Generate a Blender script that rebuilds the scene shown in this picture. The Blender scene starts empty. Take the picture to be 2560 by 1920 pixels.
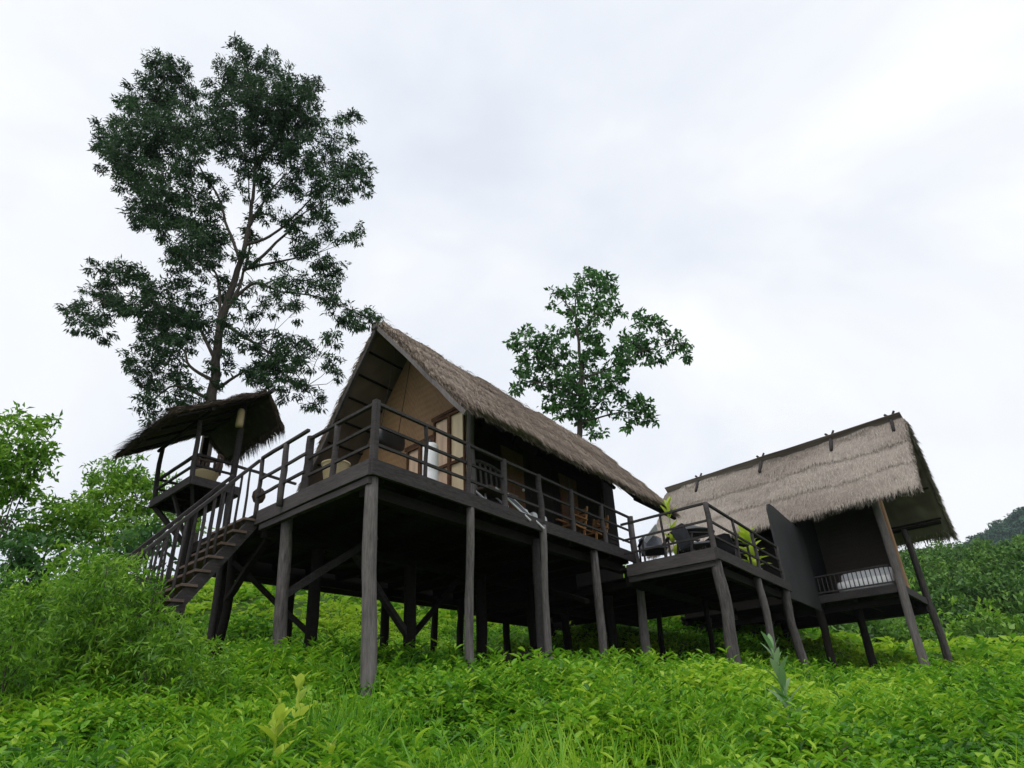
import bpy, math, random
import numpy as np
from mathutils import Vector, noise

random.seed(11)
RNG = np.random.default_rng(11)
sc = bpy.context.scene
COL = sc.collection

# ---------------------------------------------------------------- helpers
class MB:
    """collects pieces; build() links them as one mesh object"""
    def __init__(self):
        self.v = []; self.f = []; self.t = []
    def add(self, vs, fs, tint=None):
        n = len(self.v)
        if tint is None: tint = random.random()
        self.v += [tuple(p) for p in vs]
        self.f += [tuple(i + n for i in f) for f in fs]
        self.t += [tint] * len(vs)
        return self
    def beam(self, p, q, w, h, seg=1, jit=0.0, up=(0, 0, 1), tint=None):
        p = Vector(p); q = Vector(q); d = (q - p).normalized(); upv = Vector(up)
        side = d.cross(upv)
        if side.length < 1e-3: side = d.cross(Vector((0, 1, 0)))
        side.normalize(); u = side.cross(d).normalized()
        vs = []
        for i in range(seg + 1):
            c = p.lerp(q, i / seg)
            if jit and 0 < i < seg: c = c + side * random.uniform(-jit, jit) + u * random.uniform(-jit, jit)
            for a, b in ((-1, -1), (1, -1), (1, 1), (-1, 1)): vs.append(c + side * a * w / 2 + u * b * h / 2)
        fs = [(3, 2, 1, 0), tuple(seg * 4 + k for k in range(4))]
        for i in range(seg):
            for k in range(4):
                k2 = (k + 1) % 4
                fs.append((i * 4 + k, i * 4 + k2, i * 4 + 4 + k2, i * 4 + 4 + k))
        return self.add(vs, fs, tint)
    def tube(self, pts, rad, n=10, rough=0.0, tint=None, cap=True):
        pts = [Vector(p) for p in pts]
        if not hasattr(rad, '__len__'): rad = [rad] * len(pts)
        vs = []; ref = Vector((0.31, 0.87, 0.12))
        for i, p in enumerate(pts):
            d = (pts[min(i + 1, len(pts) - 1)] - pts[max(i - 1, 0)])
            d = d.normalized() if d.length > 1e-6 else Vector((0, 0, 1))
            s = d.cross(ref)
            if s.length < 0.05: s = d.cross(Vector((1, 0, 0)))
            s.normalize(); u = s.cross(d)
            for k in range(n):
                a = 2 * math.pi * k / n
                r = rad[i] * (1 + (random.uniform(-rough, rough) if rough else 0))
                vs.append(p + (s * math.cos(a) + u * math.sin(a)) * r)
        fs = []
        for i in range(len(pts) - 1):
            for k in range(n):
                k2 = (k + 1) % n
                fs.append((i * n + k, i * n + k2, i * n + n + k2, i * n + n + k))
        if cap:
            fs.append(tuple(range(n - 1, -1, -1))); fs.append(tuple((len(pts) - 1) * n + k for k in range(n)))
        return self.add(vs, fs, tint)
    def log(self, p, q, r0, r1, bend=0.03, n=12, seg=10, knots=0.06):
        p = Vector(p); q = Vector(q); L = (q - p).length
        sd = random.uniform(0, 90); pts = []; rad = []
        for i in range(seg + 1):
            t = i / seg; e = math.sin(math.pi * t)
            off = Vector((noise.noise((sd, t * 2.2, 0)), noise.noise((sd, t * 2.2, 7)), 0)) * bend * 2 * (0.35 + 0.65 * e)
            pts.append(p.lerp(q, t) + off)
            rad.append((r0 + (r1 - r0) * t) * (1 + knots * noise.noise((sd + 3, t * L * 1.6, 1)) * 2))
        return self.tube(pts, rad, n, knots * 0.6)
    def lathe(self, c, prof, n=20, tint=None):
        c = Vector(c); vs = []; fs = []
        for r, z in prof:
            for k in range(n):
                a = 2 * math.pi * k / n; vs.append(c + Vector((math.cos(a) * r, math.sin(a) * r, z)))
        for i in range(len(prof) - 1):
            for k in range(n):
                k2 = (k + 1) % n; fs.append((i * n + k, i * n + k2, i * n + n + k2, i * n + n + k))
        fs.append(tuple(range(n - 1, -1, -1))); fs.append(tuple((len(prof) - 1) * n + k for k in range(n)))
        return self.add(vs, fs, tint)
    def prism(self, poly, off, tint=None):
        """polygon (3-D points) extruded by vector off"""
        off = Vector(off); n = len(poly)
        vs = [Vector(p) for p in poly] + [Vector(p) + off for p in poly]
        fs = [tuple(range(n - 1, -1, -1)), tuple(range(n, 2 * n))]
        for k in range(n):
            k2 = (k + 1) % n; fs.append((k, k2, n + k2, n + k))
        return self.add(vs, fs, tint)
    def build(self, name, mat, parent=None, smooth=False, bevel=0):
        return link(name, np.array(self.v, dtype=float), self.f, np.array(self.t), mat, parent, smooth, bevel)

ORIGIN = {}
def origin(o):
    if o is None: return np.zeros(3)
    while o.parent is not None: o = o.parent
    return np.array(o.location)

def link(name, v, f, t, mat, parent=None, smooth=False, bevel=0):
    me = bpy.data.meshes.new(name)
    v = np.asarray(v, dtype=np.float64) - origin(parent)
    if isinstance(f, np.ndarray):
        nf, k = f.shape
        me.vertices.add(len(v)); me.vertices.foreach_set('co', v.astype(np.float32).ravel())
        me.loops.add(nf * k); me.loops.foreach_set('vertex_index', f.astype(np.int32).ravel())
        me.polygons.add(nf); me.polygons.foreach_set('loop_start', np.arange(0, nf * k, k, dtype=np.int32))
        me.polygons.foreach_set('loop_total', np.full(nf, k, dtype=np.int32))
    else:
        me.from_pydata([tuple(p) for p in v], [], f)
    at = me.attributes.new('tint', 'FLOAT', 'POINT'); at.data.foreach_set('value', np.asarray(t, dtype=np.float32))
    me.update(calc_edges=True)
    if smooth: me.polygons.foreach_set('use_smooth', np.ones(len(me.polygons), dtype=bool))
    me.materials.append(mat)
    o = bpy.data.objects.new(name, me); COL.objects.link(o)
    if parent is not None: o.parent = parent
    if bevel:
        b = o.modifiers.new('soft_edges', 'BEVEL'); b.width = bevel; b.segments = 2; b.limit_method = 'ANGLE'
    return o

def tag(o, label, cat, group=None, kind=None):
    o['label'] = label; o['category'] = cat
    if group: o['group'] = group
    if kind: o['kind'] = kind
    return o
def thing(name, loc, label, cat, group=None):
    o = bpy.data.objects.new(name, None); COL.objects.link(o); o.location = loc; o.empty_display_size = 0.2
    return tag(o, label, cat, group)

# ---------------------------------------------------------------- materials
def newmat(name):
    m = bpy.data.materials.new(name); m.use_nodes = True; nt = m.node_tree; nt.nodes.clear()
    out = nt.nodes.new('ShaderNodeOutputMaterial')
    return m, nt, out
def ramp(nt, stops):
    r = nt.nodes.new('ShaderNodeValToRGB'); e = r.color_ramp.elements
    e[0].position, e[0].color = stops[0][0], (*stops[0][1], 1)
    e[1].position, e[1].color = stops[-1][0], (*stops[-1][1], 1)
    for p, c in stops[1:-1]:
        x = e.new(p); x.color = (*c, 1)
    return r
def nse(nt, scale, detail=5, rough=0.6, vec=None):
    n = nt.nodes.new('ShaderNodeTexNoise'); n.inputs['Scale'].default_value = scale
    n.inputs['Detail'].default_value = detail; n.inputs['Roughness'].default_value = rough
    if vec is not None: nt.links.new(vec, n.inputs['Vector'])
    return n
def attr(nt):
    a = nt.nodes.new('ShaderNodeAttribute'); a.attribute_name = 'tint'; return a.outputs['Fac']
def math_(nt, op, a, b):
    m = nt.nodes.new('ShaderNodeMath'); m.operation = op
    for i, x in enumerate((a, b)):
        if isinstance(x, (int, float)): m.inputs[i].default_value = x
        else: nt.links.new(x, m.inputs[i])
    return m.outputs[0]
def scaled(nt, sx, sy, sz):
    t = nt.nodes.new('ShaderNodeTexCoord'); mp = nt.nodes.new('ShaderNodeMapping')
    mp.inputs['Scale'].default_value = (sx, sy, sz); nt.links.new(t.outputs['Object'], mp.inputs['Vector'])
    return mp.outputs['Vector']

def wood(name, dark, light, grain=(14, 14, 1.6), rough=0.85, bump=0.35):
    m, nt, out = newmat(name); L = nt.links.new
    b = nt.nodes.new('ShaderNodeBsdfPrincipled'); b.inputs['Roughness'].default_value = rough
    b.inputs['Specular IOR Level'].default_value = 0.1
    v = scaled(nt, *grain); n1 = nse(nt, 3.0, 6, 0.65, v); n2 = nse(nt, 2.2, 3)
    s = math_(nt, 'ADD', math_(nt, 'MULTIPLY', n1.outputs[0], 0.62), math_(nt, 'MULTIPLY', n2.outputs[0], 0.4))
    s = math_(nt, 'ADD', s, math_(nt, 'MULTIPLY', math_(nt, 'SUBTRACT', attr(nt), 0.6), 0.2))
    r = ramp(nt, [(0.25, dark), (0.5, tuple((a + c) / 2 for a, c in zip(dark, light))), (0.75, light)])
    L(s, r.inputs[0]); L(r.outputs[0], b.inputs['Base Color'])
    bp = nt.nodes.new('ShaderNodeBump'); bp.inputs['Strength'].default_value = bump; bp.inputs['Distance'].default_value = 0.02
    L(n1.outputs[0], bp.inputs['Height']); L(bp.outputs[0], b.inputs['Normal']); L(b.outputs[0], out.inputs[0])
    return m

def tinted(name, stops, scale=6.0, mixn=0.35, rough=0.9, transl=0.0, spec=0.2, gain=1.0):
    m, nt, out = newmat(name); L = nt.links.new
    b = nt.nodes.new('ShaderNodeBsdfPrincipled'); b.inputs['Roughness'].default_value = rough
    b.inputs['Specular IOR Level'].default_value = spec
    n1 = nse(nt, scale, 4)
    s = math_(nt, 'ADD', math_(nt, 'MULTIPLY', attr(nt), 1 - mixn), math_(nt, 'MULTIPLY', math_(nt, 'ADD', math_(nt, 'MULTIPLY', math_(nt, 'SUBTRACT', n1.outputs[0], .5), gain), .5), mixn))
    r = ramp(nt, stops); L(s, r.inputs[0]); L(r.outputs[0], b.inputs['Base Color'])
    if transl:
        t = nt.nodes.new('ShaderNodeBsdfTranslucent'); mx = nt.nodes.new('ShaderNodeMixShader'); mx.inputs[0].default_value = transl
        L(r.outputs[0], t.inputs['Color']); L(b.outputs[0], mx.inputs[1]); L(t.outputs[0], mx.inputs[2]); L(mx.outputs[0], out.inputs[0])
    else: L(b.outputs[0], out.inputs[0])
    return m

def plain(name, col, rough=0.7, var=0.15, scale=8.0, metal=0.0):
    m, nt, out = newmat(name); L = nt.links.new
    b = nt.nodes.new('ShaderNodeBsdfPrincipled'); b.inputs['Roughness'].default_value = rough; b.inputs['Metallic'].default_value = metal
    n1 = nse(nt, scale, 5)
    r = ramp(nt, [(0.3, tuple(c * (1 - var) for c in col)), (0.7, tuple(min(1, c * (1 + var)) for c in col))])
    L(n1.outputs[0], r.inputs[0]); L(r.outputs[0], b.inputs['Base Color']); L(b.outputs[0], out.inputs[0])
    return m

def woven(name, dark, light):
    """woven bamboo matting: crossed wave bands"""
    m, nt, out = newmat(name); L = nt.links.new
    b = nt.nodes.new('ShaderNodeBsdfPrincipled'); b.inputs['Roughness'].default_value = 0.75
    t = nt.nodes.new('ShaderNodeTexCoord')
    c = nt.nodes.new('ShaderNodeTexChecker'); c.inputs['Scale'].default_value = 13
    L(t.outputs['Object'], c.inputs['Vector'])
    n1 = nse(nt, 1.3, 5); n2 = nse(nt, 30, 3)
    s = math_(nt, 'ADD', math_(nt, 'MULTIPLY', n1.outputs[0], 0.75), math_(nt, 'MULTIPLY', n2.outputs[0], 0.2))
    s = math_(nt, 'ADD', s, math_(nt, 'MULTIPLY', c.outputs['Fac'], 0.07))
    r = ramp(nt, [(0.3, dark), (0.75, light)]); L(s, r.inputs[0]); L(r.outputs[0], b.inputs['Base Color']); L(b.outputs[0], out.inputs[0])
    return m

M = {}
M['post'] = wood('weathered_post', (0.026, 0.023, 0.023), (0.21, 0.188, 0.184))
M['beam'] = wood('grey_beam', (0.032, 0.028, 0.029), (0.105, 0.092, 0.093), grain=(2, 2, 14))
M['rail'] = wood('rail_wood', (0.022, 0.0195, 0.02), (0.075, 0.067, 0.068), grain=(6, 6, 6))
M['bleached'] = wood('bleached_wood', (0.12, 0.108, 0.1), (0.34, 0.31, 0.29), grain=(2, 2, 10))
M['dark'] = wood('shaded_dark_wood', (0.008, 0.007, 0.0065), (0.024, 0.02, 0.018), grain=(3, 3, 10))  # dark timber pushed near black, shade under decks and eaves in its colour
M['tread'] = wood('tread_wood', (0.075, 0.052, 0.044), (0.19, 0.14, 0.118), grain=(3, 3, 12))
M['brown'] = wood('brown_frame', (0.05, 0.025, 0.015), (0.16, 0.085, 0.05), grain=(5, 5, 5))
M['orange'] = wood('teak', (0.22, 0.10, 0.04), (0.5, 0.27, 0.12), grain=(6, 6, 3))
M['plank'] = wood('bark_plank', (0.12, 0.06, 0.035), (0.45, 0.27, 0.17), grain=(9, 9, 1.2))
M['thatch'] = tinted('thatch', [(0.1, (0.075, 0.058, 0.047)), (0.45, (0.215, 0.17, 0.135)), (0.9, (0.42, 0.355, 0.295))], 1.3, 0.45, gain=2.0)
M['thatch_grey'] = tinted('grey_thatch', [(0.06, (0.05, 0.037, 0.028)), (0.2, (0.13, 0.105, 0.09)), (0.45, (0.27, 0.235, 0.203)), (0.9, (0.51, 0.462, 0.408))], 1.3, 0.45, gain=2.0)  # lowest stop darkened for the shade painted on the roof underside
M['thatch_dark'] = tinted('dark_thatch', [(0.1, (0.035, 0.026, 0.02)), (0.5, (0.1, 0.075, 0.055)), (0.95, (0.28, 0.21, 0.15))], 1.5, 0.35)
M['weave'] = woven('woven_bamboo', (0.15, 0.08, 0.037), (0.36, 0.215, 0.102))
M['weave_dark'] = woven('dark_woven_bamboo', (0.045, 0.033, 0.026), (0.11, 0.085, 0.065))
M['ply'] = plain('plywood', (0.68, 0.48, 0.34), 0.6, 0.2, 3)
M['cream'] = plain('cream_panel', (0.78, 0.62, 0.4), 0.6, 0.12, 4)
M['white'] = plain('white_cloth', (0.82, 0.82, 0.84), 0.8, 0.06, 12)
M['metal'] = plain('pale_metal', (0.62, 0.62, 0.64), 0.4, 0.1, 12)
M['slate'] = plain('slate_panel', (0.025, 0.025, 0.028), 0.65, 0.4, 1.6)
M['black'] = plain('black_vinyl', (0.012, 0.012, 0.014), 0.5, 0.3, 5)
M['grey_cloth'] = plain('grey_canvas', (0.1, 0.105, 0.125), 0.8, 0.2, 6)
M['tan_pot'] = plain('tan_basket', (0.45, 0.35, 0.2), 0.8, 0.2, 25)
M['concrete'] = plain('concrete', (0.33, 0.28, 0.2), 0.9, 0.3, 10)
M['husk'] = plain('coconut_husk', (0.07, 0.045, 0.028), 0.95, 0.4, 30)
M['bark'] = wood('bark', (0.028, 0.023, 0.02), (0.12, 0.10, 0.085), grain=(7, 7, 1.5), bump=0.6)
M['bark_pale'] = wood('pale_bark', (0.07, 0.06, 0.05), (0.22, 0.19, 0.16), grain=(7, 7, 1.5), bump=0.6)
def leafmat(name, a, b, c, transl=0.35, rough=0.45): return tinted(name, [(0.15, a), (0.5, b), (0.85, c)], 0.5, 0.3, rough, transl, 0.35)
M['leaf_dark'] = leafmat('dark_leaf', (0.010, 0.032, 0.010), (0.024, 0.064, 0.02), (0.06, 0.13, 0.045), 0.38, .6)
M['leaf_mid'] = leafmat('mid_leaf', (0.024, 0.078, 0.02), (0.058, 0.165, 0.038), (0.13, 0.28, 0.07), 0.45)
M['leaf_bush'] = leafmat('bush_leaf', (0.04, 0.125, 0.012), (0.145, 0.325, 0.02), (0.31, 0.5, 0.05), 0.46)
M['leaf_lime'] = leafmat('lime_leaf', (0.2, 0.32, 0.02), (0.4, 0.54, 0.045), (0.6, 0.7, 0.12), 0.45)
M['leaf_grey'] = leafmat('felted_leaf', (0.08, 0.18, 0.06), (0.18, 0.33, 0.13), (0.42, 0.54, 0.32), 0.35)
M['leaf_red'] = leafmat('bronze_leaf', (0.03, 0.035, 0.015), (0.07, 0.06, 0.03), (0.13, 0.1, 0.05), 0.3)
M['grass'] = tinted('grass_leaf', [(0.08, (0.022, 0.075, 0.012)), (0.3, (0.07, 0.225, 0.014)), (0.52, (0.165, 0.385, 0.018)), (0.82, (0.38, 0.57, 0.04)), (0.97, (0.5, 0.46, 0.16))], .5, .3, .45, .48, .35)
M['forest'] = leafmat('forest_leaf', (0.03, 0.09, 0.014), (0.085, 0.2, 0.026), (0.18, 0.33, 0.05), 0.3)
M['far'] = leafmat('far_wood', (0.012, 0.05, 0.022), (0.026, 0.085, 0.036), (0.055, 0.14, 0.055), 0.0, 0.9)
M['soil'] = tinted('soil', [(0.2, (0.03, 0.06, 0.01)), (0.5, (0.06, 0.13, 0.012)), (0.8, (0.11, 0.2, 0.02))], 1.5, 1.0)

# ---------------------------------------------------------------- ground
def smooth(a, b, x):
    t = np.clip((x - a) / (b - a), 0, 1); return t * t * (3 - 2 * t)
def G(x, y):
    x = np.asarray(x, dtype=float); y = np.asarray(y, dtype=float)
    left = np.interp(y, [-300, -20, 0, 5, 8, 9.5, 11, 14, 17, 20, 24, 30, 60, 100, 700],
                     [-20, -3, 0, 0.72, 1.28, 1.58, 1.66, 1.82, 2.06, 2.45, 3.6, 6.2, 13.0, 20, 60])
    right = np.interp(y, [-300, -20, 0, 5, 8, 9.5, 11, 14, 17, 20, 24, 27, 31, 40, 50, 62, 80, 110, 700],
                      [-20, -3, 0, 0.55, 0.9, 1.05, 1.18, 1.28, 1.42, 1.62, 2.2, 2.75, 2.5, 2.9, 6.5, 10.3, 13.6, 16.5, 46])
    u = x / np.maximum(y, 4.0)
    k = smooth(0.26, 0.54, u)
    z = (left - 0.04 * np.clip(x, -15, 15)) * (1 - k) + right * k
    z = z + 0.33 * smooth(-0.2, 1.6, -x) * np.exp(-((y - 11.3) / 1.7) ** 2)
    near = np.clip(1 - (np.hypot(x, y) - 40) / 60, 0, 1)
    z = z + near * (0.07 * np.sin(x * 1.3 + 0.6 * y) * np.cos(y * 1.1 - 0.4 * x) + 0.05 * np.sin(2.7 * x - 1.9 * y))
    return z + (1 - near) * 1.2 * np.sin(x * 0.05 + 1) * np.cos(y * 0.043)
def g1(x, y): return float(G(x, y))

def build_ground():
    a = np.sinh(np.linspace(-5.4, 5.4, 241)) / np.sinh(5.4) * 700
    yy = np.sinh(np.linspace(-4.2, 5.4, 241)) / np.sinh(5.4) * 700 + 12
    X, Y = np.meshgrid(a, yy); Z = G(X, Y)
    v = np.stack([X, Y, Z], -1).reshape(-1, 3); n = 241
    i, j = np.meshgrid(np.arange(n - 1), np.arange(n - 1)); q = (j * n + i).ravel()
    f = np.stack([q, q + 1, q + n + 1, q + n], -1)
    o = link('ground', v, f, np.full(len(v), 0.5), M['soil'], None, True); o['kind'] = 'structure'
build_ground()

# ---------------------------------------------------------------- leaf cards (real small leaves)
def leaves(P, D, Nrm, L, Wd, T, fold=0.25):
    """rhombic folded leaves: base P, direction D, normal Nrm, length, width -> verts, quads, tint"""
    D = D / np.linalg.norm(D, axis=1, keepdims=True)
    S = np.cross(D, Nrm); S /= np.maximum(np.linalg.norm(S, axis=1, keepdims=True), 1e-6)
    N2 = np.cross(S, D); L = L[:, None]; Wd = Wd[:, None]
    mid = P + D * L * 0.45 + N2 * L * 0.06
    v = np.stack([P, mid + S * Wd / 2 + N2 * Wd * fold, P + D * L - N2 * L * 0.08, mid - S * Wd / 2 + N2 * Wd * fold], 1).reshape(-1, 3)
    n = len(P); f = np.arange(n * 4).reshape(n, 4)
    return v, f, np.repeat(T, 4)
def oval_leaves(P, D, Nrm, L, Wd, T, fold=0.3):
    """oval leaves of two half blades folded along the midrib"""
    D = D / np.linalg.norm(D, axis=1, keepdims=True)
    S = np.cross(D, Nrm); S /= np.maximum(np.linalg.norm(S, axis=1, keepdims=True), 1e-6)
    N2 = np.cross(S, D); L = L[:, None]; W2 = Wd[:, None] / 2
    a = P + D * L * .28 + N2 * (L * .05 + W2 * fold); b = P + D * L * .68 + N2 * (L * .02 + W2 * fold * .7)
    v = np.stack([P, a - S * W2 * .95, b - S * W2 * .8, P + D * L - N2 * L * .12, b + S * W2 * .8, a + S * W2 * .95], 1).reshape(-1, 3)
    n = len(P); k = (np.arange(n) * 6)[:, None]
    return v, np.concatenate([k + np.array([0, 3, 2, 1]), k + np.array([0, 5, 4, 3])]), np.repeat(T, 6)
def blades(P, D, Bend, L, Wd, T):
    """curved grass blades, three quads each tapering to the tip"""
    D = D / np.linalg.norm(D, axis=1, keepdims=True); L = L[:, None]
    S = np.cross(D, Bend); S /= np.maximum(np.linalg.norm(S, axis=1, keepdims=True), 1e-6)
    vs = []
    for t, w in ((0, 0.7), (0.35, 1.0), (0.7, 0.7), (1.0, 0.12)):
        c = P + D * L * t + Bend * L * t * t; o = S * (Wd * w / 2)[:, None]
        vs += [c - o, c + o]
    v = np.stack(vs, 1).reshape(-1, 3); n = len(P); b = (np.arange(n) * 8)[:, None]
    f = np.concatenate([b + np.array([0, 1, 3, 2]), b + np.array([2, 3, 5, 4]), b + np.array([4, 5, 7, 6])])
    return v, f, np.repeat(T, 8)
def merge(parts):
    vs, fs, ts, n = [], [], [], 0
    for v, f, t in parts:
        vs.append(v); fs.append(f + n); ts.append(t); n += len(v)
    return np.concatenate(vs), np.concatenate(fs), np.concatenate(ts)
def rnd_dir(n):
    d = RNG.normal(size=(n, 3)); return d / np.linalg.norm(d, axis=1, keepdims=True)
def field(x, y, s, ph=0.0):
    """cheap smooth 0..1 noise"""
    return 0.5 + 0.25 * (np.sin(x * s + 1.3 * np.sin(y * s * 0.7 + ph)) + np.sin(y * s * 1.31 + ph + 1.7 * np.sin(x * s * 0.53 + 2 * ph)))

def cloud(clumps, n_of, L, Wd, droop=0.35, tvar=0.2, flat=1.0, shell=0.6, tuft=16, sprayz=.6, gap=1.2, toff=0.0):
    """leaves filling ball-shaped clumps; each clump has its own slightly different leaf shade"""
    parts = []
    for (x, y, z, r) in clumps:
        n = max(6, int(n_of(r)))
        nt_ = max(4, int(n / tuft)); tc_ = rnd_dir(nt_) * (r * RNG.uniform(.15, 1, nt_) ** shell)[:, None]
        ti = RNG.integers(0, nt_, n); d = rnd_dir(n)
        off = rnd_dir(n) * (RNG.uniform(0, 1, n) ** .6 * (r * gap / nt_ ** .42))[:, None] * np.array([1.15, 1.15, sprayz])
        P = np.array([x, y, z]) + (tc_[ti] + off) * np.array([1, 1, flat]); d = tc_[ti] / r + d * .35
        out = d * 0.6 + rnd_dir(n) * 0.8; out[:, 2] -= droop
        nr = rnd_dir(n) * 0.9; nr[:, 2] += 0.8
        T = np.clip(0.5 + toff + RNG.normal(0, tvar, n) + RNG.normal(0, 0.1) + RNG.normal(0, .1, nt_)[ti], 0, 1)
        parts.append(leaves(P, out, nr, L * RNG.uniform(0.6, 1.3, n), Wd * RNG.uniform(0.6, 1.3, n), T))
    return merge(parts)


# ---------------------------------------------------------------- thatch
def thatch(A, B, Cc, D, thick, courses, strands, slen, swid, fringe, nu=60, nv=24, step=0.05, wob=0.05, hang=0.6, tb=0.5, verge=(1, 1), seed=0.0, flen=.2, tsd=.15):
    """thatched slope: ridge A->B, eave D->Cc (A above D). returns quad parts"""
    A, B, Cc, D = (np.array(p, dtype=float) for p in (A, B, Cc, D))
    def P(u, v):
        u = u[..., None]; v = v[..., None]
        return (A * (1 - u) + B * u) * (1 - v) + (D * (1 - u) + Cc * u) * v
    n = np.cross(B - A, D - A); n /= np.linalg.norm(n)
    if n[2] < 0: n = -n
    along = (B - A) / np.linalg.norm(B - A); down = (D - A) / np.linalg.norm(D - A); Lu = np.linalg.norm(B - A)
    def H(u, v):
        s = u * Lu
        fr = (v * courses + 0.16 * (field(s, v * 2 + seed, 2.3, seed) - 0.5)) % 1.0
        return thick + step * fr + wob * (field(s, v * 3, 1.7, seed + 1) - 0.5) + wob * 0.5 * (field(s, v * 4, 5.1, seed + 2) - 0.5)
    u, v = np.meshgrid(np.linspace(0, 1, nu), np.linspace(0, 1, nv), indexing='ij')
    Pt = P(u, v) + H(u, v)[..., None] * n; Pb = P(u, v)
    ed = 0.04 * (RNG.random((nu,)) - 0.5)
    Pt[:, -1] += down * ed[:, None]; Pb[:, -1] += down * ed[:, None]
    N = nu * nv; idx = np.arange(N).reshape(nu, nv)
    def quads(I): return np.stack([I[:-1, :-1], I[1:, :-1], I[1:, 1:], I[:-1, 1:]], -1).reshape(-1, 4)
    f = [quads(idx), quads(idx + N)[:, ::-1]]
    for e in (idx[0, :], idx[-1, :], idx[:, 0], idx[:, -1]): f.append(np.stack([e[:-1], e[1:], e[1:] + N, e[:-1] + N], -1))
    vv = np.concatenate([Pt.reshape(-1, 3), Pb.reshape(-1, 3)])
    parts = [(vv, np.concatenate(f), np.clip(np.concatenate([np.full(N, tb - .1), np.full(N, tb * .12)]) + RNG.normal(0, 0.08, 2 * N), 0, 1))]  # underside tint dropped low: roof shade put into the straw colour
    # straw lying on the slope
    u = RNG.random(strands); v = RNG.random(strands) * 0.99
    base = P(u, v) + (H(u, v) + RNG.uniform(-0.012, 0.01, strands))[:, None] * n
    d = down + along * RNG.normal(0, 0.13, strands)[:, None] + n * RNG.normal(0.012, 0.022, strands)[:, None]
    patch = field(u * Lu, v * 4, 1.1, seed + 4) - 0.5
    T = np.clip(tb + RNG.normal(0, tsd, strands) + patch * 0.42, 0, 1)
    parts.append(leaves(base, d, np.tile(n, (strands, 1)) + rnd_dir(strands) * 0.2, slen * RNG.uniform(0.5, 1.3, strands), swid * RNG.uniform(0.6, 1.5, strands), T, 0.1))
    # eave fringe
    m = fringe; u = RNG.random(m); irregular = field(u * Lu, u * 0, 3.1, seed + 6) * 0.6 + field(u * Lu, u * 0, 9.0, seed + 7) * 0.6
    v = RNG.uniform(0.93, 1.0, m)
    base = P(u, v) + (H(u, v) * RNG.random(m))[:, None] * n
    d = down * (1 - hang * 0.5) + np.array([0, 0, -1.0]) * hang * RNG.uniform(0.3, 1.2, m)[:, None] + along * RNG.normal(0, 0.18, m)[:, None]
    parts.append(leaves(base, d, rnd_dir(m), (0.06 + flen * irregular) * RNG.uniform(0.4, 1.25, m), swid * RNG.uniform(0.6, 1.5, m), np.clip(tb + RNG.normal(-0.02, 0.2, m), 0, 1), 0.1))
    # verge fringes
    for side, on in ((0.0, verge[0]), (1.0, verge[1])):
        m = int(fringe * 0.5 * on)
        if not m: continue
        v = RNG.random(m); u = np.full(m, side)
        base = P(u, v) + (H(u, v) * RNG.uniform(0, 1.05, m))[:, None] * n
        d = down * 0.8 + along * (1 if side else -1) * RNG.uniform(0.0, 0.45, m)[:, None] + np.array([0, 0, -0.35]) * RNG.random(m)[:, None]
        parts.append(leaves(base, d, rnd_dir(m), slen * RNG.uniform(0.3, 0.8, m), swid * RNG.uniform(0.6, 1.4, m), np.clip(tb + RNG.normal(-0.05, 0.2, m), 0, 1), 0.1))
    return parts
def build_parts(name, parts, mat, parent): v, f, t = merge(parts); return link(name, v, f, t, mat, parent)

# ---------------------------------------------------------------- the large stilt house
# local frame: s runs along the long front edge of the deck, t along the short left edge, z is height
A0 = np.array([-2.11, 8.91]); DR = np.array([0.5478, 0.8366]); DL = np.array([-0.7363, 0.6766]); ZD = 4.88
def W(s, t, z): p = A0 + DR * s + DL * t; return (float(p[0]), float(p[1]), float(z))
def Wg(s, t, dz=0.0): p = A0 + DR * s + DL * t; return (float(p[0]), float(p[1]), g1(p[0], p[1]) + dz)

house = thing('stilt_house', Wg(4.5, 3.4), 'large dark timber house on tall stilts with steep brown thatched roof and open deck', 'house')

# floor: planks seen from below and on top
fl = MB()
for k in range(23): fl.beam(W(0.02, 0.15 + k * 0.29, ZD - 0.03), W(9.0, 0.15 + k * 0.29, ZD - 0.03), 0.27, 0.045)
fl.build('floor', M['dark'], house)
for k in range(10):
    s = 0.25 + k * 0.95
    MB().beam(W(s, 0.08, ZD - 0.16), W(s, 6.6, ZD - 0.16), 0.09, 0.18).build('joist', M['dark'], house)
for t in (0.35, 3.4, 6.5):
    MB().beam(W(0.1, t, ZD - 0.34), W(9.0, t, ZD - 0.34), 0.16, 0.18).build('girder', M['dark'], house)
MB().beam(W(-0.07, -0.05, ZD - 0.11), W(9.06, -0.05, ZD - 0.11), 0.06, 0.24, 8, 0.006).build('edge_beam', M['beam'], house)
MB().beam(W(-0.07, -0.02, ZD - 0.11), W(-0.07, 3.5, ZD - 0.11), 0.06, 0.24, 4, 0.006).build('edge_beam', M['beam'], house)
MB().beam(W(-0.03, 0.0, ZD - 0.30), W(-0.03, 3.3, ZD - 0.30), 0.09, 0.1, 4, 0.006).build('edge_beam', M['beam'], house)
MB().beam(W(-0.04, 6.78, ZD - 0.25), W(9.1, 6.78, ZD - 0.25), 0.06, 0.5).build('edge_beam', M['dark'], house)
MB().beam(W(-0.04, 3.5, ZD - 0.11), W(-0.04, 6.75, ZD - 0.11), 0.06, 0.2).build('edge_beam', M['dark'], house)

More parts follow.
